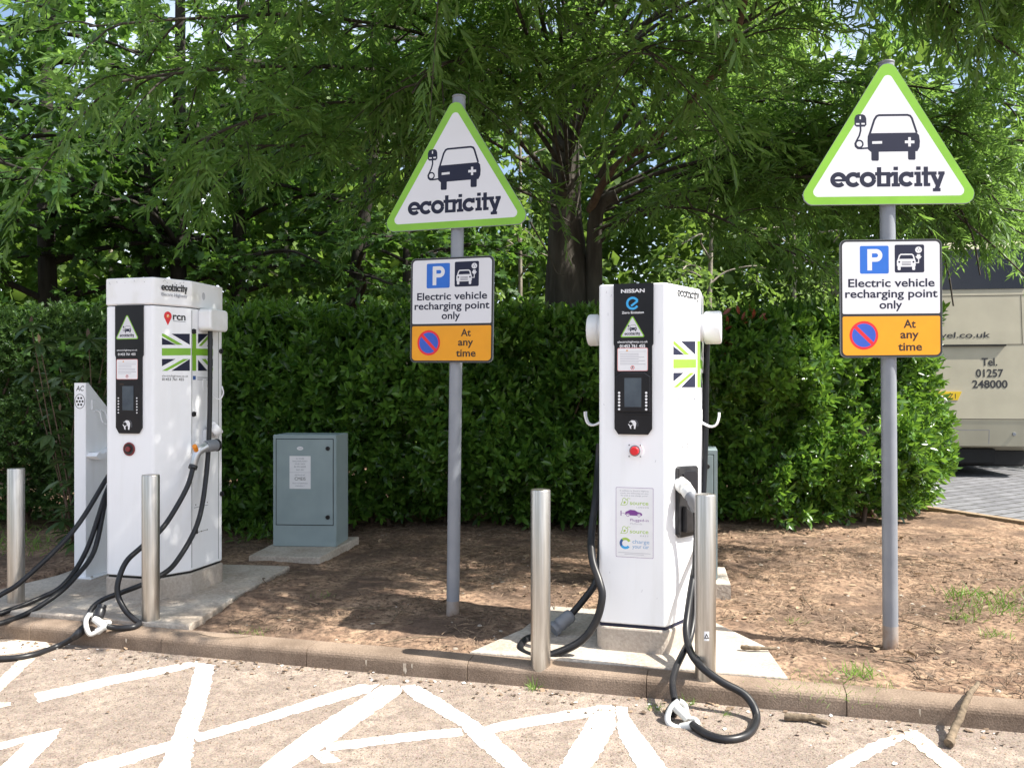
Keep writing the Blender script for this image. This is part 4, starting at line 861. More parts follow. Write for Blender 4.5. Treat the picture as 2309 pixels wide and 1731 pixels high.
# ------------------------------------------------------------------ foliage
def unit(a): return a / np.maximum(np.linalg.norm(a, axis=-1, keepdims=True), 1e-9)
LEAF = {
 'narrow': (np.array([(0, 0, 0), (.28, .085, .012), (.62, .075, -.02), (1, 0, -.11), (.62, -.075, -.02), (.28, -.085, .012)]), [(0, 5, 1), (1, 5, 4), (1, 4, 2), (2, 4, 3)]),
 'oval': (np.array([(0, 0, 0), (.25, .15, .035), (.62, .17, .03), (1, 0, -.09), (.62, -.17, .03), (.25, -.15, .035), (.45, 0, -.015)]), [(0, 6, 1), (1, 6, 2), (2, 6, 3), (3, 6, 4), (4, 6, 5), (5, 6, 0)]),
 'lobed': (np.array([(0, 0, 0), (.12, .30, -.02), (.02, .48, -.06), (.34, .36, 0), (.62, .52, -.08), (.66, .20, .0), (1.05, 0, -.12), (.66, -.20, .0), (.62, -.52, -.08), (.34, -.36, 0), (.02, -.48, -.06), (.12, -.30, -.02), (.4, 0, .03)]), [(12, i, i + 1) for i in range(11)] + [(12, 11, 0)]),
 'clump': (np.array([(0, 0, 0), (.4, .42, .05), (1, .08, -.1), (.55, -.40, .04), (.1, -.25, .0)]), [(0, 4, 1), (1, 4, 3), (1, 3, 2)]),
 'blade': (np.array([(0, .03, 0), (.5, .022, .03), (1, 0, -.12), (.5, -.022, .03), (0, -.03, 0)]), [(0, 4, 1), (1, 4, 3), (1, 3, 2)])}
def leaves(kind, pos, dirs, nor, scale, wide=1.0):
    T, F = LEAF[kind]; F = np.array(F); x = unit(dirs); z = unit(nor - (nor * x).sum(-1, keepdims=True) * x); y = np.cross(z, x)
    s = np.asarray(scale)[:, None, None]
    V = pos[:, None, :] + s * (T[None, :, 0:1] * x[:, None, :] + wide * T[None, :, 1:2] * y[:, None, :] + T[None, :, 2:3] * z[:, None, :])
    k = len(T); FF = F[None] + (np.arange(len(pos)) * k)[:, None, None]
    return V.reshape(-1, 3), FF.reshape(-1, 3)
def sprays(base, d, ln, m, spread=.8, droop=.3, grav=.25):
    # m leaves along each spray, alternating left and right
    N = len(base); d = unit(d); t = np.linspace(.08, 1, m)[None, :, None] + RNG.uniform(-.03, .03, (N, m, 1))
    pos = base[:, None] + d[:, None] * (ln[:, None, None] * t) + np.array([0, 0, -1.]) * (droop * ln[:, None, None] * t * t)
    side = unit(np.cross(d, np.array([0, 0, 1.])) + RNG.normal(0, .35, (N, 3)))
    sg = np.where(np.arange(m) % 2 == 0, 1., -1.)[None, :, None]
    ld = d[:, None] * .75 + side[:, None] * sg * spread * (1.1 - .6 * t) + RNG.normal(0, .22, (N, m, 3)) + np.array([0, 0, -grav])
    nr = np.array([0, 0, 1.]) + RNG.normal(0, .5, (N, m, 3))
    return pos.reshape(-1, 3), ld.reshape(-1, 3), nr.reshape(-1, 3)
def nvec(p): return np.array([tuple(q) for q in p], float)
class Tree:
    def __init__(s, name, label, cat, base, bark, group=None):
        s.t = thing(name, label, cat, base, 0, group); s.b = MB(); s.o = Vector(base); s.bark = bark; s.B = []; s.D = []; s.Ln = []
    def limb(s, pts, r0, r1, n=8, wob=.0):
        pts = smooth(pts, 5); k = len(pts)
        if wob: pts = [p + Vector((random.gauss(0, wob), random.gauss(0, wob), 0)) if 0 < i < k - 1 else p for i, p in enumerate(pts)]
        s.b.tube([p - s.o for p in pts], [r0 + (r1 - r0) * (i / (k - 1)) ** .8 for i in range(k)], s.bark, n, caps=True); return pts
    def twigs(s, pts, start=.25, step=.25, L=(.7, 1.5), spray=.12, sl=(.3, .5), droop=.35, r=.012, up=.15, keep=lambda p: True):
        # side branches along a limb, sprays along the side branches
        tot = 0; acc = random.uniform(0, step); full = sum((pts[i + 1] - pts[i]).length for i in range(len(pts) - 1)); sg = 1
        for i in range(len(pts) - 1):
            seg = pts[i + 1] - pts[i]; l = seg.length; dirn = seg.normalized(); u = 0
            while acc < l - u:
                u += acc; acc = step * random.uniform(.6, 1.4); f = (tot + u) / full
                if f < start: continue
                p = pts[i] + dirn * u; sd = dirn.cross(Vector((0, 0, 1)));
                if sd.length < .2: sd = Vector((random.gauss(0, 1), random.gauss(0, 1), 0))
                sd.normalize(); sg = -sg
                d = (dirn * random.uniform(.2, .7) + sd * sg * random.uniform(.5, 1) + Vector((random.gauss(0, .25), random.gauss(0, .25), up + random.gauss(0, .3)))).normalized()
                ll = random.uniform(*L) * (1.15 - .5 * f)
                if not keep(p + d * ll * .6): continue
                q = [p + d * ll * a + Vector((0, 0, -droop * ll * a * a)) for a in (0, .25, .5, .75, 1)]
                s.b.tube([x - s.o for x in q], [r, r * .8, r * .6, r * .45, r * .25], s.bark, 4, caps=False)
                m = max(2, int(ll / spray))
                for k in range(m):
                    a = (k + .8) / m * 1.0; c = p + d * ll * a + Vector((0, 0, -droop * ll * a * a)); w = d + Vector((random.gauss(0, .6), random.gauss(0, .6), random.gauss(-.15, .4)))
                    s.B.append(tuple(c)); s.D.append(tuple(w)); s.Ln.append(random.uniform(*sl))
            acc -= (l - u); tot += l
    def finish(s, kind, mt, m, size, wide=1, spread=.8, grav=.25, droop=.3):
        s.b.build('trunk', s.t)
        B, D, Ln = np.array(s.B), np.array(s.D), np.array(s.Ln)
        p, d, nr = sprays(B, D, Ln, m, spread, droop, grav); p = p - np.array(tuple(s.o))
        V, F = leaves(kind, p, d, nr, RNG.uniform(size[0], size[1], len(p)), wide); trimesh('crown', V, F, mt, s.t)
        return len(p)

# --- the big narrow-leaved tree behind the hedge
T0 = Vector((.70, 9.6, 0)); T = Tree('willow_tree', 'big narrow-leaved tree with thick dark trunk behind the hedge, arching over both chargers', 'tree', T0, 'bark')
tp = [T0 + Vector((0, 0, -.1)), T0 + Vector((0, 0, .6)), T0 + Vector((-.02, 0, 1.8)), T0 + Vector((-.05, 0, 2.8)), T0 + Vector((-.08, -.05, 3.7)), T0 + Vector((-.05, -.1, 5.2)), T0 + Vector((.1, 0, 7.5))]
T.b.tube([p - T0 for p in smooth(tp, 5)], [.46, .41, .37, .35, .34, .33, .325, .32, .315, .31, .305, .30, .29, .28, .27, .255, .23, .22, .2, .19, .18, .17, .16, .15, .13, .12, .11, .10, .08, .06, .05], 'bark', 18)
T.limb([T0 + Vector((.16, -.12, .6)), T0 + Vector((.20, -.16, 1.6)), T0 + Vector((.24, -.16, 2.5)), P(1345, 480, 9.4), P(1390, 440, 9.3)], .15, .07, 10)
def free(p):   # the crown leaves the sunlit strip and the right-hand charger open to the sun, as the photo shows
    if p.y < 3.4: return False
    x, y = p.x - .77 * p.z, p.y + .243 * p.z; d_ = Vector((x, y)) - KA; s_, t_ = d_.dot(KD), d_.dot(KB)
    lim = .15 if s_ < 1.2 else .45 if s_ < 3.9 else .45 + (s_ - 3.9) * 4.5 if s_ < 4.3 else 2.27 + (s_ - 4.3) * 2.2
    if t_ < lim: return False
    for k in range(1, 9):
        z = k * .25
        if z > p.z: break
        if (Vector((p.x - .77 * (p.z - z), p.y + .243 * (p.z - z))) - Vector((.95, 4.50))).length < .5: return False
    for k in range(5):
        z = 1.6 + .4 * k
        if p.z > z and (Vector((p.x - .77 * (p.z - z), p.y + .243 * (p.z - z))) - Vector((2.08, 4.5))).length < .7: return False
    if p.z > 1.6:
        for hx, hy in ((2.9, 8.05), (3.3, 8.2), (3.7, 8.35), (4.2, 8.6), (4.6, 9.0), (5.0, 9.5)):
            for hz in (.6, 1.2, 1.9):
                if (Vector((p.x - .77 * (p.z - hz), p.y + .243 * (p.z - hz))) - Vector((hx, hy))).length < .55: return False
    return True
limbs = {
 'a': ([P(1330, 475, 9.4), P(1380, 385, 8.9), P(1490, 300, 8.3), P(1560, 230, 7.8), P(1620, 150, 7.4), P(1665, 65, 7.0), P(1690, -60, 6.7)], .085, .03),
 'b': ([P(1335, 570, 9.5), P(1420, 485, 9.1), P(1560, 470, 8.7), P(1700, 530, 8.4), P(1850, 600, 8.2)], .05, .012),
 'c': ([P(1345, 455, 9.4), P(1500, 385, 9.2), P(1750, 330, 9), P(2000, 290, 8.8), P(2330, 320, 8.6)], .08, .015),
 'd': ([P(1280, 445, 9.4), P(1150, 300, 8.6), P(950, 180, 7.7), P(700, 150, 6.9), P(450, 160, 6.3), P(230, 190, 5.9)], .085, .012),
 'e': ([P(1270, 380, 9.4), P(1100, 150, 8.4), P(800, -50, 7), P(500, -150, 6.1), P(250, -180, 5.6)], .08, .012),
 'f': ([P(1290, 300, 9.4), P(1250, 150, 8.2), P(1200, -50, 6.8), P(1150, -350, 5.5), P(1120, -640, 4.7)], .08, .012),
 'g': ([P(1340, 350, 9.4), P(1450, 200, 8.2), P(1560, -100, 6.8), P(1650, -450, 5.6)], .08, .012),
 'h': ([P(1262, 470, 9.3), P(1100, 400, 8.4), P(900, 350, 7.6), P(700, 330, 7.1), P(500, 330, 6.7)], .05, .01),
 'i': ([P(1350, 400, 9.4), P(1420, 300, 9.2), P(1700, 60, 8.8), P(2050, -60, 8.5), P(2350, -60, 8.2)], .08, .012),
 'l': ([P(1340, 520, 9.3), P(1600, 420, 9.0), P(1900, 400, 8.8), P(2150, 450, 8.8), P(2330, 480, 8.8)], .05, .01),
 'm': ([P(1290, 240, 9.3), P(1000, -100, 7.6), P(750, -350, 6.2), P(560, -560, 5.4)], .07, .012),
 'n': ([P(1300, 320, 9.3), P(1330, 200, 8.4), P(1400, 130, 7.4), P(1450, 110, 6.6), P(1480, 140, 6.2)], .05, .01),
 'o': ([P(1285, 330, 9.3), P(1180, 200, 8.2), P(1080, 140, 7.2), P(980, 150, 6.4), P(930, 210, 6.1)], .05, .01),
 'p': ([P(1280, 250, 9.3), P(1150, 0, 7.6), P(950, -250, 6.0), P(850, -520, 5.0), P(800, -800, 4.4)], .07, .012),
 'q': ([P(1310, 200, 9.3), P(1350, -100, 7.4), P(1400, -450, 5.8), P(1430, -800, 4.8)], .07, .012),
 'r': ([P(1270, 420, 9.3), P(1000, 260, 8.0), P(800, 230, 7.0), P(600, 260, 6.4), P(420, 330, 6.1)], .05, .01),
 's': ([P(1270, 340, 9.3), P(1050, 120, 8), P(750, 40, 6.8), P(480, 40, 6.2), P(200, 60, 5.9)], .06, .01),
 't': ([P(1340, 480, 9.5), P(1650, 350, 9.6), P(1950, 330, 9.6), P(2200, 400, 9.5), P(2330, 520, 9.4)], .06, .01),
 'v': ([P(1350, 470, 9.6), P(1750, 330, 9.6), P(2050, 370, 9.3), P(2200, 470, 9.2), P(2340, 545, 9.0)], .05, .01),
 'w': ([P(1340, 400, 9.6), P(1700, 230, 9.4), P(2000, 270, 9.1), P(2150, 350, 8.9), P(2270, 480, 8.8)], .05, .01),
 'aa': ([P(1350, 520, 9.6), P(1750, 400, 9.3), P(2010, 440, 8.9), P(2120, 560, 8.7), P(2150, 690, 8.6)], .05, .01),
 'ab': ([P(1350, 480, 9.7), P(1800, 330, 9.5), P(2080, 380, 9.1), P(2180, 500, 8.9), P(2210, 620, 8.8)], .05, .01),
 'y': ([P(1350, 500, 9.6), P(1800, 380, 9.4), P(2060, 430, 9.0), P(2200, 520, 8.9), P(2330, 640, 8.8)], .05, .01),
 'z': ([P(1350, 440, 9.8), P(1800, 250, 10), P(2100, 320, 9.8), P(2250, 450, 9.6), P(2330, 600, 9.4)], .05, .01),
 'u': ([P(1340, 430, 9.5), P(1700, 220, 9.2), P(2000, 190, 9.0), P(2300, 240, 8.9)], .06, .01)}
for k_, e_ in enumerate(((-.5, 4.3, 4.2), (.1, 4.0, 4.35), (.7, 4.0, 4.5), (1.3, 4.1, 4.7), (1.9, 4.4, 4.9), (2.5, 5.0, 5.1), (-.9, 4.9, 4.6), (.4, 4.9, 5.3), (1.5, 5.2, 5.5), (3.3, 5.9, 5.2), (4.4, 6.6, 5.0), (5.2, 7.3, 5.0), (5.8, 6.6, 5.6), (6.2, 7.6, 5.4), (2.9, 4.3, 5.0), (2.4, 4.1, 5.4), (3.2, 4.9, 5.6), (1.0, 4.3, 5.3), (-1.0, 4.1, 3.95), (-1.3, 4.7, 4.3), (5.05, 5.2, 5), (5.65, 5.8, 5), (6.15, 6.4, 5), (6.65, 7.0, 5), (4.3, 5.3, 4.8), (4.85, 6, 5), (4.05, 5.8, 5), (5.15, 6.7, 4.6), (4.35, 6.8, 5), (3.6, 6.2, 4.7), (4.6, 7.4, 4.4), (5.6, 7.6, 4.5), (2.6, 4.7, 4.6), (3.0, 5.1, 4.7), (2.2, 4.5, 4.5), (1.7, 4.5, 4.3), (3.4, 5.4, 4.6), (2.8, 5.6, 5.0))):
    e_ = Vector(e_); a_ = Vector((.65, 9.5, 3.6 + .12 * k_)); limbs['over%d' % k_] = ([a_, a_.lerp(e_, .3) + Vector((0, 0, .55)), a_.lerp(e_, .6) + Vector((0, 0, .6)), a_.lerp(e_, .85) + Vector((0, 0, .25)), e_], .06, .012)
for k_ in range(13):
    a_ = k_ * 2.4; R_ = random.uniform(1.6, 4.6); e_ = T0 + Vector((R_ * math.cos(a_), R_ * math.sin(a_) * .9, 11.2 - R_ * .85)); c_ = T0 + Vector((.05, -.05, 4.6 + .15 * k_))
    limbs['up%d' % k_] = ([c_, c_.lerp(e_, .4) + Vector((0, 0, .5)), c_.lerp(e_, .75) + Vector((0, 0, .4)), e_], .07, .012)
for k, (pts, r0, r1) in limbs.items():
    bk = T.bark; T.bark = 'barkbrown' if k in 'a' else 'bark'; pp = T.limb(pts, r0 * (.6 if k in 'a' else .4), r1 * .8, 8); T.bark = bk
    T.twigs(pp, start=.62 if k.startswith('over') else .5 if k in 'gq' else .3 if k in 'an' else .22, step=.26 if k.startswith('up') else .15, L=(.6, 1.4), spray=.075, sl=(.22, .42), droop=.45, r=.010, keep=free)
for e in ((1655, -10), (1712, -15), (1755, 5)): T.limb([P(1665, 62, 7.0), P((1665 + e[0]) / 2 + 8, 30, 6.95), P(e[0], e[1], 6.9)], .018, .008, 5)
for pts in ([(1310, 410, 9.2), (1300, 470, 9.1), (1290, 505, 9.1), (1270, 515, 9.1)], [(1290, 505, 9.1), (1268, 490, 9.1)], [(1195, 500, 9.1), (1235, 570, 9.1), (1255, 615, 9.1), (1272, 618, 9.1)]): T.limb([P(*p) for p in pts], .012, .006, 5)
NL = T.finish('narrow', 'willow', 16, (.085, .15), 1.0)

# --- broad-leaved trees behind, on the left
def broad(u, Y, label, H, r, lean=0, stems=1, nl=9, reach=(2, 3.2), zr_=(1.6, 6.5), step=.26, front=True, leaf='lobed', m=9, size=(.08, .145), mt='maple', name='maple_tree', bark='barkdark', forks=()):
    x = (u - CX) / FPX * Y; o = Vector((x, Y, 0)); t = Tree(name, label, 'tree', o, bark, 'broad-leaved trees behind the hedge')
    for k in range(stems):
        dx = (k - (stems - 1) / 2) * r * 2.1; top = o + Vector((dx * 2 + lean * H, random.gauss(0, .2), H))
        tr = t.limb([o + Vector((dx, 0, -.15)), o + Vector((dx + lean * H * .3 + random.gauss(0, .04), 0, H * .3)), o + Vector((dx * 1.4 + lean * H * .62, random.gauss(0, .08), H * .6)), top], r, r * .3, 10)
    for i in range(nl):
        z = random.uniform(*zr_); f = z / H; c = tr[min(len(tr) - 1, int(f * (len(tr) - 1)))]; a = random.uniform(0, 2 * PI); R_ = random.uniform(*reach) * (1.1 - .4 * f)
        v = Vector((math.cos(a), math.sin(a), 0)); pts = [c, c + v * R_ * .35 + Vector((0, 0, .25)), c + v * R_ * .7 + Vector((random.gauss(0, .2), random.gauss(0, .2), .35)), c + v * R_ + Vector((0, 0, .15))]
        pp = t.limb(pts, r * .3, .012, 6); t.twigs(pp, start=.2, step=step, L=(.5, 1.1), spray=.16, sl=(.2, .4), droop=.2, r=.009)
    return t.finish(leaf, mt, m, size, 1.0, .9, .45, .3)
NL += broad(-120, 9.5, 'broad-leaved tree whose branches reach in at the upper left corner', 8, .16, 0, 1, 24, (2, 3.2), (2.4, 6.9), step=.22)
NL += broad(118, 12, 'dark straight broad-leaved tree at far left behind the clipped hedge', 9, .19, .0, 1, 22, (1.6, 2.8), (2.4, 7.4))
NL += broad(372, 12.5, 'twin-stemmed broad-leaved tree rising behind the shaded charger', 10, .17, .0, 2, 22, (1.8, 3), (2.9, 7.0))
NL += broad(535, 13.5, 'broad-leaved tree rising just right of the shaded charger', 10, .17, .01, 1, 20, (1.8, 3), (2.6, 9))
NL += broad(742, 13, 'leaning dark broad-leaved tree behind the grey-green cabinet', 9, .17, .13, 1, 20, (1.8, 3), (2.6, 8.4))
NL += broad(905, 15, 'slim broad-leaved tree half hidden by the shaded road sign', 9, .12, .02, 1, 18, (1.6, 2.6), (2.5, 8.5))

# --- hedges
def hedge(name, label, path, width, h, z0, nsh, kind, mt, size, seed, rag=.16, per=8, extra=None):
    # shoots with rosettes of leaves, most of them near the skin of the hedge
    t = thing(name, label, 'hedge', (0, 0, 0)); rs = np.random.default_rng(seed); path = [Vector(p) for p in path]; cum = [0]
    for a, b_ in zip(path, path[1:]): cum.append(cum[-1] + (b_ - a).length)
    tot = cum[-1]; s = rs.uniform(0, tot, nsh); idx = np.clip(np.searchsorted(cum, s) - 1, 0, len(path) - 2)
    A = np.array([tuple(path[i]) for i in idx]); Bq = np.array([tuple(path[i + 1]) for i in idx]); c0 = np.array(cum)[idx]; c1_ = np.array(cum)[idx + 1]
    f = ((s - c0) / (c1_ - c0))[:, None]; c = A + (Bq - A) * f; d = unit(Bq - A); nrm_ = np.stack([d[:, 1], -d[:, 0]], -1)
    ang = rs.uniform(0, 1, nsh); face = rs.choice(3, nsh, p=[.55, .25, .20])    # front, top, back
    depth = np.abs(rs.normal(0, .16, nsh)); depth = np.where(rs.uniform(0, 1, nsh) < .25, rs.uniform(0, width * .5, nsh), depth)
    zz = z0 + (h - z0) * rs.uniform(0, 1, nsh); pk = lattice(s * 3.1 + 7, zz * 3.4, seed + 9); depth = depth + .42 * np.clip((.34 - pk) / .34, 0, 1); off = np.where(face == 0, width / 2, -width / 2); top = face == 1
    bulge = rag * (2.2 * (lattice(s * 1.1, zz * 1.3, seed) - .5) + 1.1 * (lattice(s * 3.2, zz * 3.2, seed + 1) - .5))
    bulge = bulge * np.clip((tot - s) / 1.6, .12, 1)
    over = 1 - .28 * np.clip((z0 + .45 - zz) / .45, 0, 1) - .18 * np.clip((zz - (h - .35)) / .35, 0, 1)
    w = np.where(top, rs.uniform(-1, 1, nsh) * width / 2, np.sign(off) * (width / 2 * over + bulge - depth))
    htop = h + .16 * (lattice(s * .9, w, seed + 2) - .5) + .12 * (lattice(s * 3, w * 3, seed + 3) - .5)
    zz = np.where(top, htop - depth * .8, np.minimum(zz, htop))
    end = np.minimum(s, tot - s); rnd = np.clip(end / (width * .5), 0, 1); w = w * np.sqrt(1 - (1 - rnd) ** 2 * .8); zz = z0 + (zz - z0) * (1 - .05 * (1 - rnd) ** 2)
    pos = np.stack([c[:, 0] + nrm_[:, 0] * w, c[:, 1] + nrm_[:, 1] * w, zz], -1)
    out = np.where(top[:, None], np.array([0, 0, 1.])[None], np.stack([nrm_[:, 0] * np.sign(off), nrm_[:, 1] * np.sign(off), 0 * off + .35], -1)); ax = unit(out + rs.normal(0, .45, (nsh, 3)))
    e_dir = np.where((s < width * .4)[:, None], -np.concatenate([d, 0 * d[:, :1]], -1), np.where((s > tot - width * .4)[:, None], np.concatenate([d, 0 * d[:, :1]], -1), 0)); ax = unit(ax + e_dir)
    k = per; th = rs.uniform(0, 2 * PI, (nsh, 1)) + np.arange(k)[None] * 2.4; o1 = unit(np.cross(ax, np.array([.31, .52, .79]))); o2 = np.cross(ax, o1)
    spread = np.linspace(1.3, .45, k)[None, :, None]
    ld = ax[:, None] + spread * (o1[:, None] * np.cos(th)[..., None] + o2[:, None] * np.sin(th)[..., None]) + rs.normal(0, .15, (nsh, k, 3))
    lp = pos[:, None] + ax[:, None] * (np.linspace(0, .10, k)[None, :, None]) * (size[1] / .1); nr = ax[:, None] * 1.0 + rs.normal(0, .25, (nsh, k, 3))
    sc = rs.uniform(size[0], size[1], nsh * k)
    V, F = leaves(kind, lp.reshape(-1, 3), ld.reshape(-1, 3), nr.reshape(-1, 3), sc)
    if extra: F = np.concatenate([F, extra[1] + len(V)]); V = np.concatenate([V, extra[0]]); trimesh('foliage', V, F, [mt, 'redleaf'], t, np.arange(len(F)) >= len(F) - len(extra[1]))
    else: trimesh('foliage', V, F, mt, t)
    b = MB()
    for i in range(int(tot / .45)):
        q = tot * (i + .5) / int(tot / .45); j = min(len(path) - 2, int(np.searchsorted(cum, q)) - 1); pnt = path[j].lerp(path[j + 1], (q - cum[j]) / (cum[j + 1] - cum[j]))
        for _ in range(3):
            o = Vector((pnt.x + random.gauss(0, .12), pnt.y + random.gauss(0, .12), -.08)); e = o + Vector((random.gauss(0, .3), random.gauss(0, .25), h * random.uniform(.6, .9)))
            b.tube(smooth([o, o.lerp(e, .4) + Vector((random.gauss(0, .08), random.gauss(0, .08), 0)), e], 3), [.028, .026, .022, .018, .014, .011, .008], 'barkbrown', 6, caps=False)
    b.build('stem', t)
    return t, len(sc)
cpt = nvec([P(random.gauss(1655, 50), 728 + random.gauss(0, 14), 8.12 + random.uniform(0, .1)) for _ in range(30)] + [P(1640 + random.gauss(0, 12), 790 + random.gauss(0, 10), 8.1) for _ in range(12)])
red = leaves('oval', cpt, RNG.normal(0, .5, cpt.shape) + np.array([0, -.5, .3]), RNG.normal(0, .4, cpt.shape) + np.array([0, -1, .5]), RNG.uniform(.08, .12, len(cpt)))
ht, n_ = hedge('laurel_hedge', 'long tall glossy-leaved hedge behind the signs, sunlit at its right end', [(-3.6, 8.75), (-1.5, 8.75), (1.2, 8.85), (2.7, 8.9), (3.5, 9.02), (4.1, 9.35), (4.4, 9.95)], 1.4, 2.14, .07, 15500, 'oval', 'laurel', (.06, .13), 5, .32, extra=red); NL += n_
_, n_ = hedge('clipped_hedge', 'dark small-leaved clipped hedge at far left behind the bollard', [(-8.0, 8.6), (-6.4, 8.4), (-5.2, 8.5), (-3.55, 8.9)], 1.3, 2.15, .12, 12000, 'oval', 'box', (.035, .06), 6, .1, 12); NL += n_
# --- long-leaved evergreen bush by the AC post
rb = Tree('evergreen_bush', 'bush with long drooping leaves and brown buds between left bollard and AC post', 'bush', G(140, 1290), 'barkbrown')
o = rb.o; tips = []
for i in range(30):
    a, rr = random.uniform(0, 2 * PI), random.uniform(.1, .55); e = o + Vector((math.cos(a) * rr, math.sin(a) * rr * .7 + .3, random.uniform(.35, 1.95))); rb.limb([o + Vector((0, .3, -.05)), o.lerp(e, .5) + Vector((random.gauss(0, .1), .15, 0)), e], .008, .003, 5); tips.append(e)
P_ = []; D_ = []; N_ = []
for e in [o.lerp(e, f) + Vector((random.gauss(0, .06), .12, 0)) for e in tips for f in (.55, .8)] + tips:
    for k in range(11):
        a = k * 2.4 + random.uniform(0, .4); v = Vector((math.cos(a), math.sin(a), random.uniform(-.7, .35))); P_.append(tuple(e - o)); D_.append(tuple(v)); N_.append((random.gauss(0, .2), random.gauss(0, .2), 1))
V, F = leaves('oval', np.array(P_), np.array(D_), np.array(N_), RNG.uniform(.13, .21, len(P_)), .8)
V2, F2 = leaves('oval', nvec([e - o for e in tips]), np.tile([0, 0, 1.], (len(tips), 1)) + RNG.normal(0, .15, (len(tips), 3)), RNG.normal(0, 1, (len(tips), 3)), RNG.uniform(.07, .10, len(tips)), .9)
trimesh('foliage', np.concatenate([V, V2]), np.concatenate([F, F2 + len(V)]), ['rhodo', 'litter'], rb.t, [0] * len(F) + [1] * len(F2))
rb.b.build('stem', rb.t)

# --- low leafy weeds beside the cabinet
wd = thing('weed_patch', 'low clump of green weeds left of the cabinet step', 'weeds', G(575, 1215)); n = 260
V, F = leaves('oval', np.stack([RNG.normal(0, .16, n), RNG.normal(.05, .12, n), np.abs(RNG.normal(.06, .06, n))], -1), RNG.normal(0, .7, (n, 3)) + np.array([0, 0, .7]), RNG.normal(0, .5, (n, 3)) + np.array([0, 0, 1]), RNG.uniform(.04, .09, n)); trimesh('foliage', V, F, 'laurel', wd)

# --- shrubs and slim trees beyond the hedge
def shrub(u, Y, H, R_, n, label, mt='shrubleaf', size=(.06, .12)):
    x = (u - CX) / FPX * Y; t = thing('wild_shrub', label, 'shrub', (x, Y, 0), 0, 'wild shrubs beyond the hedge'); c = RNG.normal(0, 1, (60, 3)); c = unit(c) * RNG.uniform(.3, 1, (60, 1)) * np.array([R_, R_ * .8, H * .5]) + np.array([0, 0, H * .52])
    k = RNG.integers(0, 60, n); p = c[k] + RNG.normal(0, 1, (n, 3)) * np.array([.22, .22, .18]); p = p[p[:, 2] > .02]
    V, F = leaves('oval', p, RNG.normal(0, 1, p.shape) + np.array([0, 0, .2]), RNG.normal(0, .6, p.shape) + np.array([0, 0, 1]), RNG.uniform(size[0], size[1], len(p)), 1.3); trimesh('foliage', V, F, mt, t)
    b = MB()
    for q in c[::3]: b.tube(smooth([(q[0] * .1, q[1] * .1, -.05), tuple(q * np.array([.5, .5, .5])), tuple(q)], 3), [.022, .02, .016, .013, .01, .008, .006], 'barkpale', 5, caps=False)
    b.build('stem', t); return len(p)
for u, Y, H, R_, n, lb in ((1480, 12.2, 3.1, 1.1, 5200, 'pale green wild shrub directly above the sunlit charger beyond the hedge'), (1640, 13, 3.3, 1.2, 5200, 'pale green wild shrub above the red hedge shoots'), (1820, 13.2, 3.3, 1.3, 5200, 'pale green wild shrub behind the sunlit road sign'), (1120, 12.8, 3.0, 1.0, 3600, 'pale green wild shrub left of the thick trunk'), (600, 16, 3.3, 1.5, 4200, 'sunlit yellow-green shrub between two dark trunks on the left'), (190, 15, 3.2, 1.5, 4200, 'sunlit yellow-green shrub at far left beyond the clipped hedge'), (860, 17, 3.4, 1.5, 4200, 'sunlit yellow-green shrub behind the shaded road sign')):
    NL += shrub(u, Y, H, R_, n, lb)
def slim(u, Y, H, label):
    return broad(u, Y, label, H, .07, random.gauss(0, .02), 1, 7, (1.0, 1.8), (3.0, H * .9), step=.4, leaf='clump', m=6, size=(.10, .18), mt='woodleaf', name='slim_tree', bark='barkpale')
for u, Y, H, lb in ((1600, 15, 8, 'slim pale-barked tree above the red hedge shoots'), (1790, 16.5, 8, 'slim pale-barked tree left of the sunlit road sign'), (1170, 17, 9, 'slim pale-barked tree just left of the thick trunk'), (250, 17, 9, 'slim pale-barked tree left of the twin-stemmed tree'), (660, 18, 9, 'slim pale-barked tree between the two dark trunks right of the shaded charger')): NL += slim(u, Y, H, lb)
# far woodland that reads as one mass
n = 210000; th = RNG.uniform(-1.0, .72, n); R_ = RNG.uniform(18, 30, n); X = R_ * np.sin(th); Yy = R_ * np.cos(th)
cz = 8 + 9 * lattice(th * 9, R_ * .12, 21); Z = cz * RNG.uniform(0, 1, n) ** .8
keep = lattice(X * .55 + 50, Z * .6 + Yy * .45, 22) > .32 + .28 * np.clip((Z - 6.5) / 3, 0, 1)
hole = ((th < -.30) | (np.abs(th + .06) < .08) | (np.abs(th - .46) < .12)) & (Z > 1.4 + .26 * R_) & (lattice(th * 40, Z * .9, 23) > .52)
keep &= ~hole
p = np.stack([X, Yy, Z], -1)[keep]
V, F = leaves('clump', p, RNG.normal(0, 1, p.shape), RNG.normal(0, .6, p.shape) + np.array([0, 0, 1]), RNG.uniform(.16, .34, len(p))); tag(trimesh('woodland', V, F, 'woodleaf'), 'sunlit far woodland seen through gaps between the nearer trees', 'woodland', kind='stuff'); NL += len(p)
# pale lamp post beyond the hedge
lp = thing('lamp_post', 'thin pale lamp post standing far behind the hedge, left of the thick trunk', 'lamp post', ((1196 - CX) / FPX * 20, 20, 0)); b = MB(); b.rod((0, 0, -.1), (0, 0, 1.2), .09, 'lamppole', 16); b.rod((0, 0, 1.2), (0, 0, 7), .06, 'lamppole', 16, 0, .045); b.build('pole', lp)
b = MB(); b.tube(smooth([(0, 0, 6.9), (0, -.3, 7.15), (0, -.9, 7.2)], 4), .03, 'lamppole', 8); b.box((-.12, -1.3, 7.14), (.12, -.8, 7.24), 'lamppole', .02); b.build('lantern', lp)

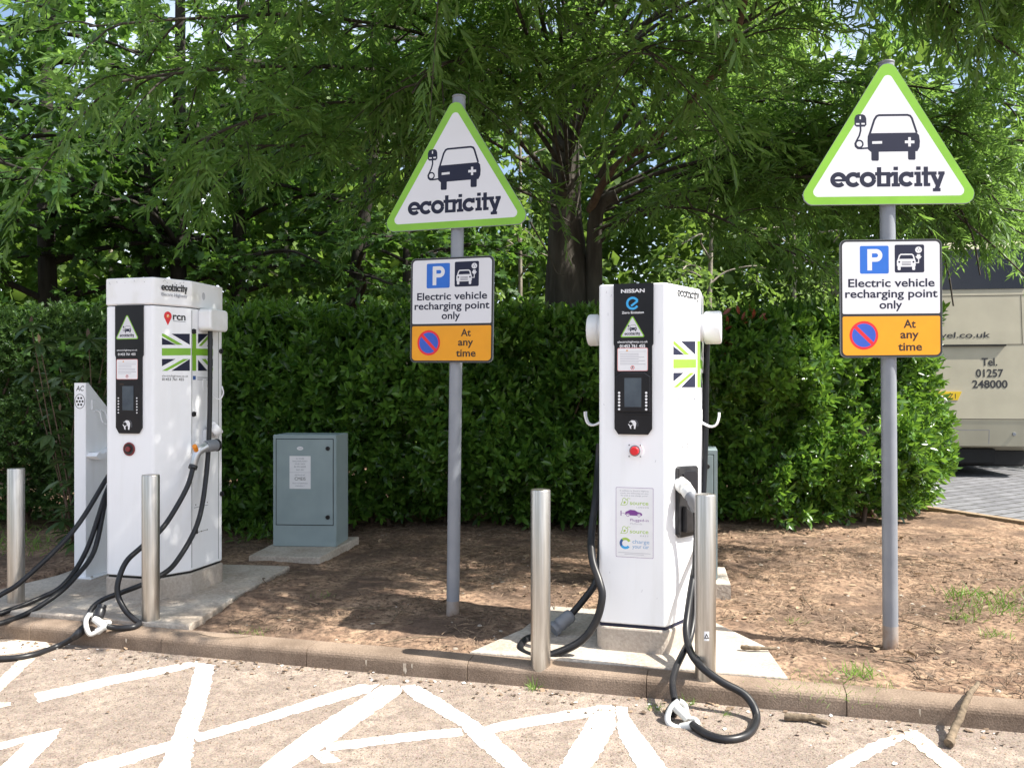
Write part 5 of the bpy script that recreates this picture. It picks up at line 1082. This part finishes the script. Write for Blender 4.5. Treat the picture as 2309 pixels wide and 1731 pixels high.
# ------------------------------------------------------------------ litter on the ground
def bed_pts(n, smax=8.6, tmin=.16, tmax=4.6, pw=1.0):
    s = RNG.uniform(-.9, smax, n); t = tmin + (tmax - tmin) * RNG.uniform(0, 1, n) ** pw; x = KA.x + KD.x * s + KB.x * t; y = KA.y + KD.y * s + KB.y * t
    inA = (x < -1.74) & (x > -3.6) & (y < 6.5); inB = (s > s0[0] + .05) & (s < s1[0] - .1) & (t < 1.1); right = (x - E0.x) * ED.y - (y - E0.y) * ED.x
    ok = ~inA & ~inB & (right < -.05); x, y = x[ok], y[ok]; return x, y, bedz(x, y)
x, y, z = bed_pts(60000); m_ = lattice(x * 1.7, y * 1.7, 31) > .34; x, y, z = x[m_], y[m_], z[m_]; n = len(x); a = RNG.uniform(0, 2 * PI, n)
V, F = leaves('blade', np.stack([x, y, z + RNG.uniform(.002, .02, n)], -1), np.stack([np.cos(a), np.sin(a), RNG.normal(0, .22, n)], -1), RNG.normal(0, .4, (n, 3)) + np.array([0, 0, 1]), RNG.uniform(.02, .10, n), 1.0)
tag(trimesh('plant_litter', V, F, 'litter'), 'dry needles and plant litter strewn over the bare earth', 'litter', kind='stuff')
x, y, z = bed_pts(800, pw=1); n = len(x); a = RNG.uniform(0, 2 * PI, n)
V, F = leaves('oval', np.stack([x, y, z + RNG.uniform(.004, .016, n)], -1), np.stack([np.cos(a), np.sin(a), RNG.normal(0, .25, n)], -1), RNG.normal(0, .35, (n, 3)) + np.array([0, 0, 1]), RNG.uniform(.03, .075, n), 1.3)
tag(trimesh('dead_leaves', V, F, 'deadleaf'), 'curled dead brown leaves strewn over the bare earth', 'litter', kind='stuff')
b = MB()
x, y, z = bed_pts(230)
for i in range(len(x)):
    a, l = random.uniform(0, 2 * PI), random.uniform(.12, .45); d = Vector((math.cos(a), math.sin(a), 0)); o = Vector((x[i], y[i], z[i] + .012)); nn = Vector((-d.y, d.x, 0)) * random.gauss(0, .06)
    q = [o, o + d * l * .5 + nn + Vector((0, 0, .012)), o + d * l]; q[2].z = float(bedz(q[2].x, q[2].y)) + .012
    b.tube(smooth(q, 3), random.uniform(.0015, .004), 'stick', 5, caps=False)
tag(b.build('loose_twigs'), 'thin loose twigs lying about on the earth', 'twigs', kind='stuff')
def stones(n, pts, r, mt, name, label):
    b = MB()
    for x_, y_, z_ in pts:
        rr = random.uniform(*r); f = [random.uniform(.6, 1.3) for _ in range(3)]; vs = []; ph = random.uniform(0, 6)
        for k, (zz, ra) in enumerate(((-.5, .6), (0, 1), (.45, .75), (.65, .3))):
            for j in range(6): w = 2 * PI * j / 6 + ph + k * .3; q = ra * random.uniform(.8, 1.15); vs.append((x_ + rr * f[0] * q * math.cos(w), y_ + rr * f[1] * q * math.sin(w), z_ + rr * .7 * f[2] * zz))
        b.add(vs, [[k * 6 + j, k * 6 + (j + 1) % 6, (k + 1) * 6 + (j + 1) % 6, (k + 1) * 6 + j] for k in range(3) for j in range(6)] + [[18 + j for j in range(6)]], mt)
    tag(b.build(name), label, 'pebbles', kind='stuff')
x, y, z = bed_pts(420); stones(0, list(zip(x, y, z)), (.005, .018), 'pebble', 'pebbles', 'pale pebbles scattered over the bare earth')
x, y, z = bed_pts(900, pw=.8); stones(0, list(zip(x, y, z)), (.008, .03), 'earth', 'earth_clods', 'small clods of reddish earth')
# flakes of paint and grit along the foot of the kerb
n = 480; s = RNG.uniform(-1, 6.5, n); t = -np.abs(RNG.exponential(.10, n)) - .01; p = np.stack([KA.x + KD.x * s + KB.x * t, KA.y + KD.y * s + KB.y * t, np.full(n, -.094)], -1)
k = RNG.uniform(0, 1, n) < .25
for sel, mt, nm, lb, sz in ((k, 'fleck', 'paint_flakes', 'white paint flakes lying along the foot of the kerb', (.006, .026)), (~k, 'litter', 'kerb_litter', 'brown leaf scraps lying along the foot of the kerb', (.008, .035))):
    q = p[sel]; V, F = leaves('clump', q, np.concatenate([RNG.normal(0, 1, (len(q), 2)), RNG.normal(0, .1, (len(q), 1))], -1), RNG.normal(0, .25, q.shape) + np.array([0, 0, 1]), RNG.uniform(sz[0], sz[1], len(q))); tag(trimesh(nm, V, F, mt), lb, 'litter', kind='stuff')
# grit over the asphalt
n = 9000; xx = RNG.uniform(-3.4, 3.4, n); yy = RNG.uniform(2.6, 4.9, n); tt = (xx - KA.x) * KB.x + (yy - KA.y) * KB.y; ok = tt < -.03; xx, yy = xx[ok], yy[ok]; n = len(xx)
V, F = leaves('clump', np.stack([xx, yy, np.full(n, -.0975)], -1), RNG.normal(0, 1, (n, 3)) * np.array([1, 1, .4]), RNG.normal(0, .5, (n, 3)) + np.array([0, 0, 1]), RNG.uniform(.003, .010, n)); tag(trimesh('road_grit', V, F, 'litter'), 'fine brown grit scattered over the dusty tarmac', 'grit', kind='stuff')
# grass tufts
P_, D_, S_ = [], [], []
for u, v, n, sp, hh, z_ in ((1940, 1520, 90, .06, .07, 0), (1850, 1545, 260, .16, .035, 0), (1990, 1550, 30, .04, .04, 0), (2260, 1372, 150, .16, .085, 0), (2190, 1345, 90, .12, .09, 0), (2180, 1395, 60, .06, .07, 0), (2245, 1435, 50, .05, .07, 0), (2300, 1335, 40, .10, .07, 0), (1790, 1400, 30, .04, .04, 0),
    (725, 1350, 60, .05, .05, 0), (565, 1425, 50, .05, .035, 0), (1160, 1320, 40, .08, .03, 0), (1202, 1555, 22, .015, .07, -.1), (1480, 1600, 30, .03, .05, -.1), (1550, 1585, 22, .02, .06, -.1), (1640, 1612, 24, .02, .04, -.1), (20, 1230, 400, .4, .09, 0), (-60, 1200, 400, .4, .09, 0)):
    g = G(u, v, z_)
    for _ in range(n): P_.append((g.x + random.gauss(0, sp), g.y + random.gauss(0, sp * .7), g.z - .005)); D_.append((random.gauss(0, .7), random.gauss(0, .7), .8)); S_.append(hh * random.uniform(.5, 1.3))
P_ = np.array(P_); V, F = leaves('blade', P_, np.array(D_), RNG.normal(0, 1, P_.shape), np.array(S_), 1.1); tag(trimesh('grass', V, F, 'grass'), 'small tufts of green grass on the earth and along the kerb', 'grass', kind='stuff')
# sticks one can point at
def stick(pts, r, label, name='dead_branch'):
    b = MB(); pp = smooth(pts, 5); k = len(pp); o = pp[0].copy(); b.tube([p - o + Vector((random.gauss(0, .002), random.gauss(0, .002), 0)) for p in pp], [r * (1.1 - .5 * i / k) * random.uniform(.88, 1.12) for i in range(k)], 'stick', 8); ob = b.build(name, loc=o); return tag(ob, label, 'stick')
stick([G(2140, 1676, -.08), P(*zz4(1925, 540), 3.53), P(*zz4(1960, 450), 3.60), P(*zz4(1985, 400), 3.68), G(2205, 1540, .03)], .017, 'bent dead branch leaning over the kerb at the right')
stick([G(1770, 1616, -.082), G(1820, 1617, -.08), G(1868, 1630, -.082)], .016, 'short thick dead stick lying on the tarmac against the kerb')
stick([G(1672, 1458, .03), G(1710, 1461, .03), G(1750, 1461, .03)], .012, 'short dead stick lying at the back edge of the sunlit slab')
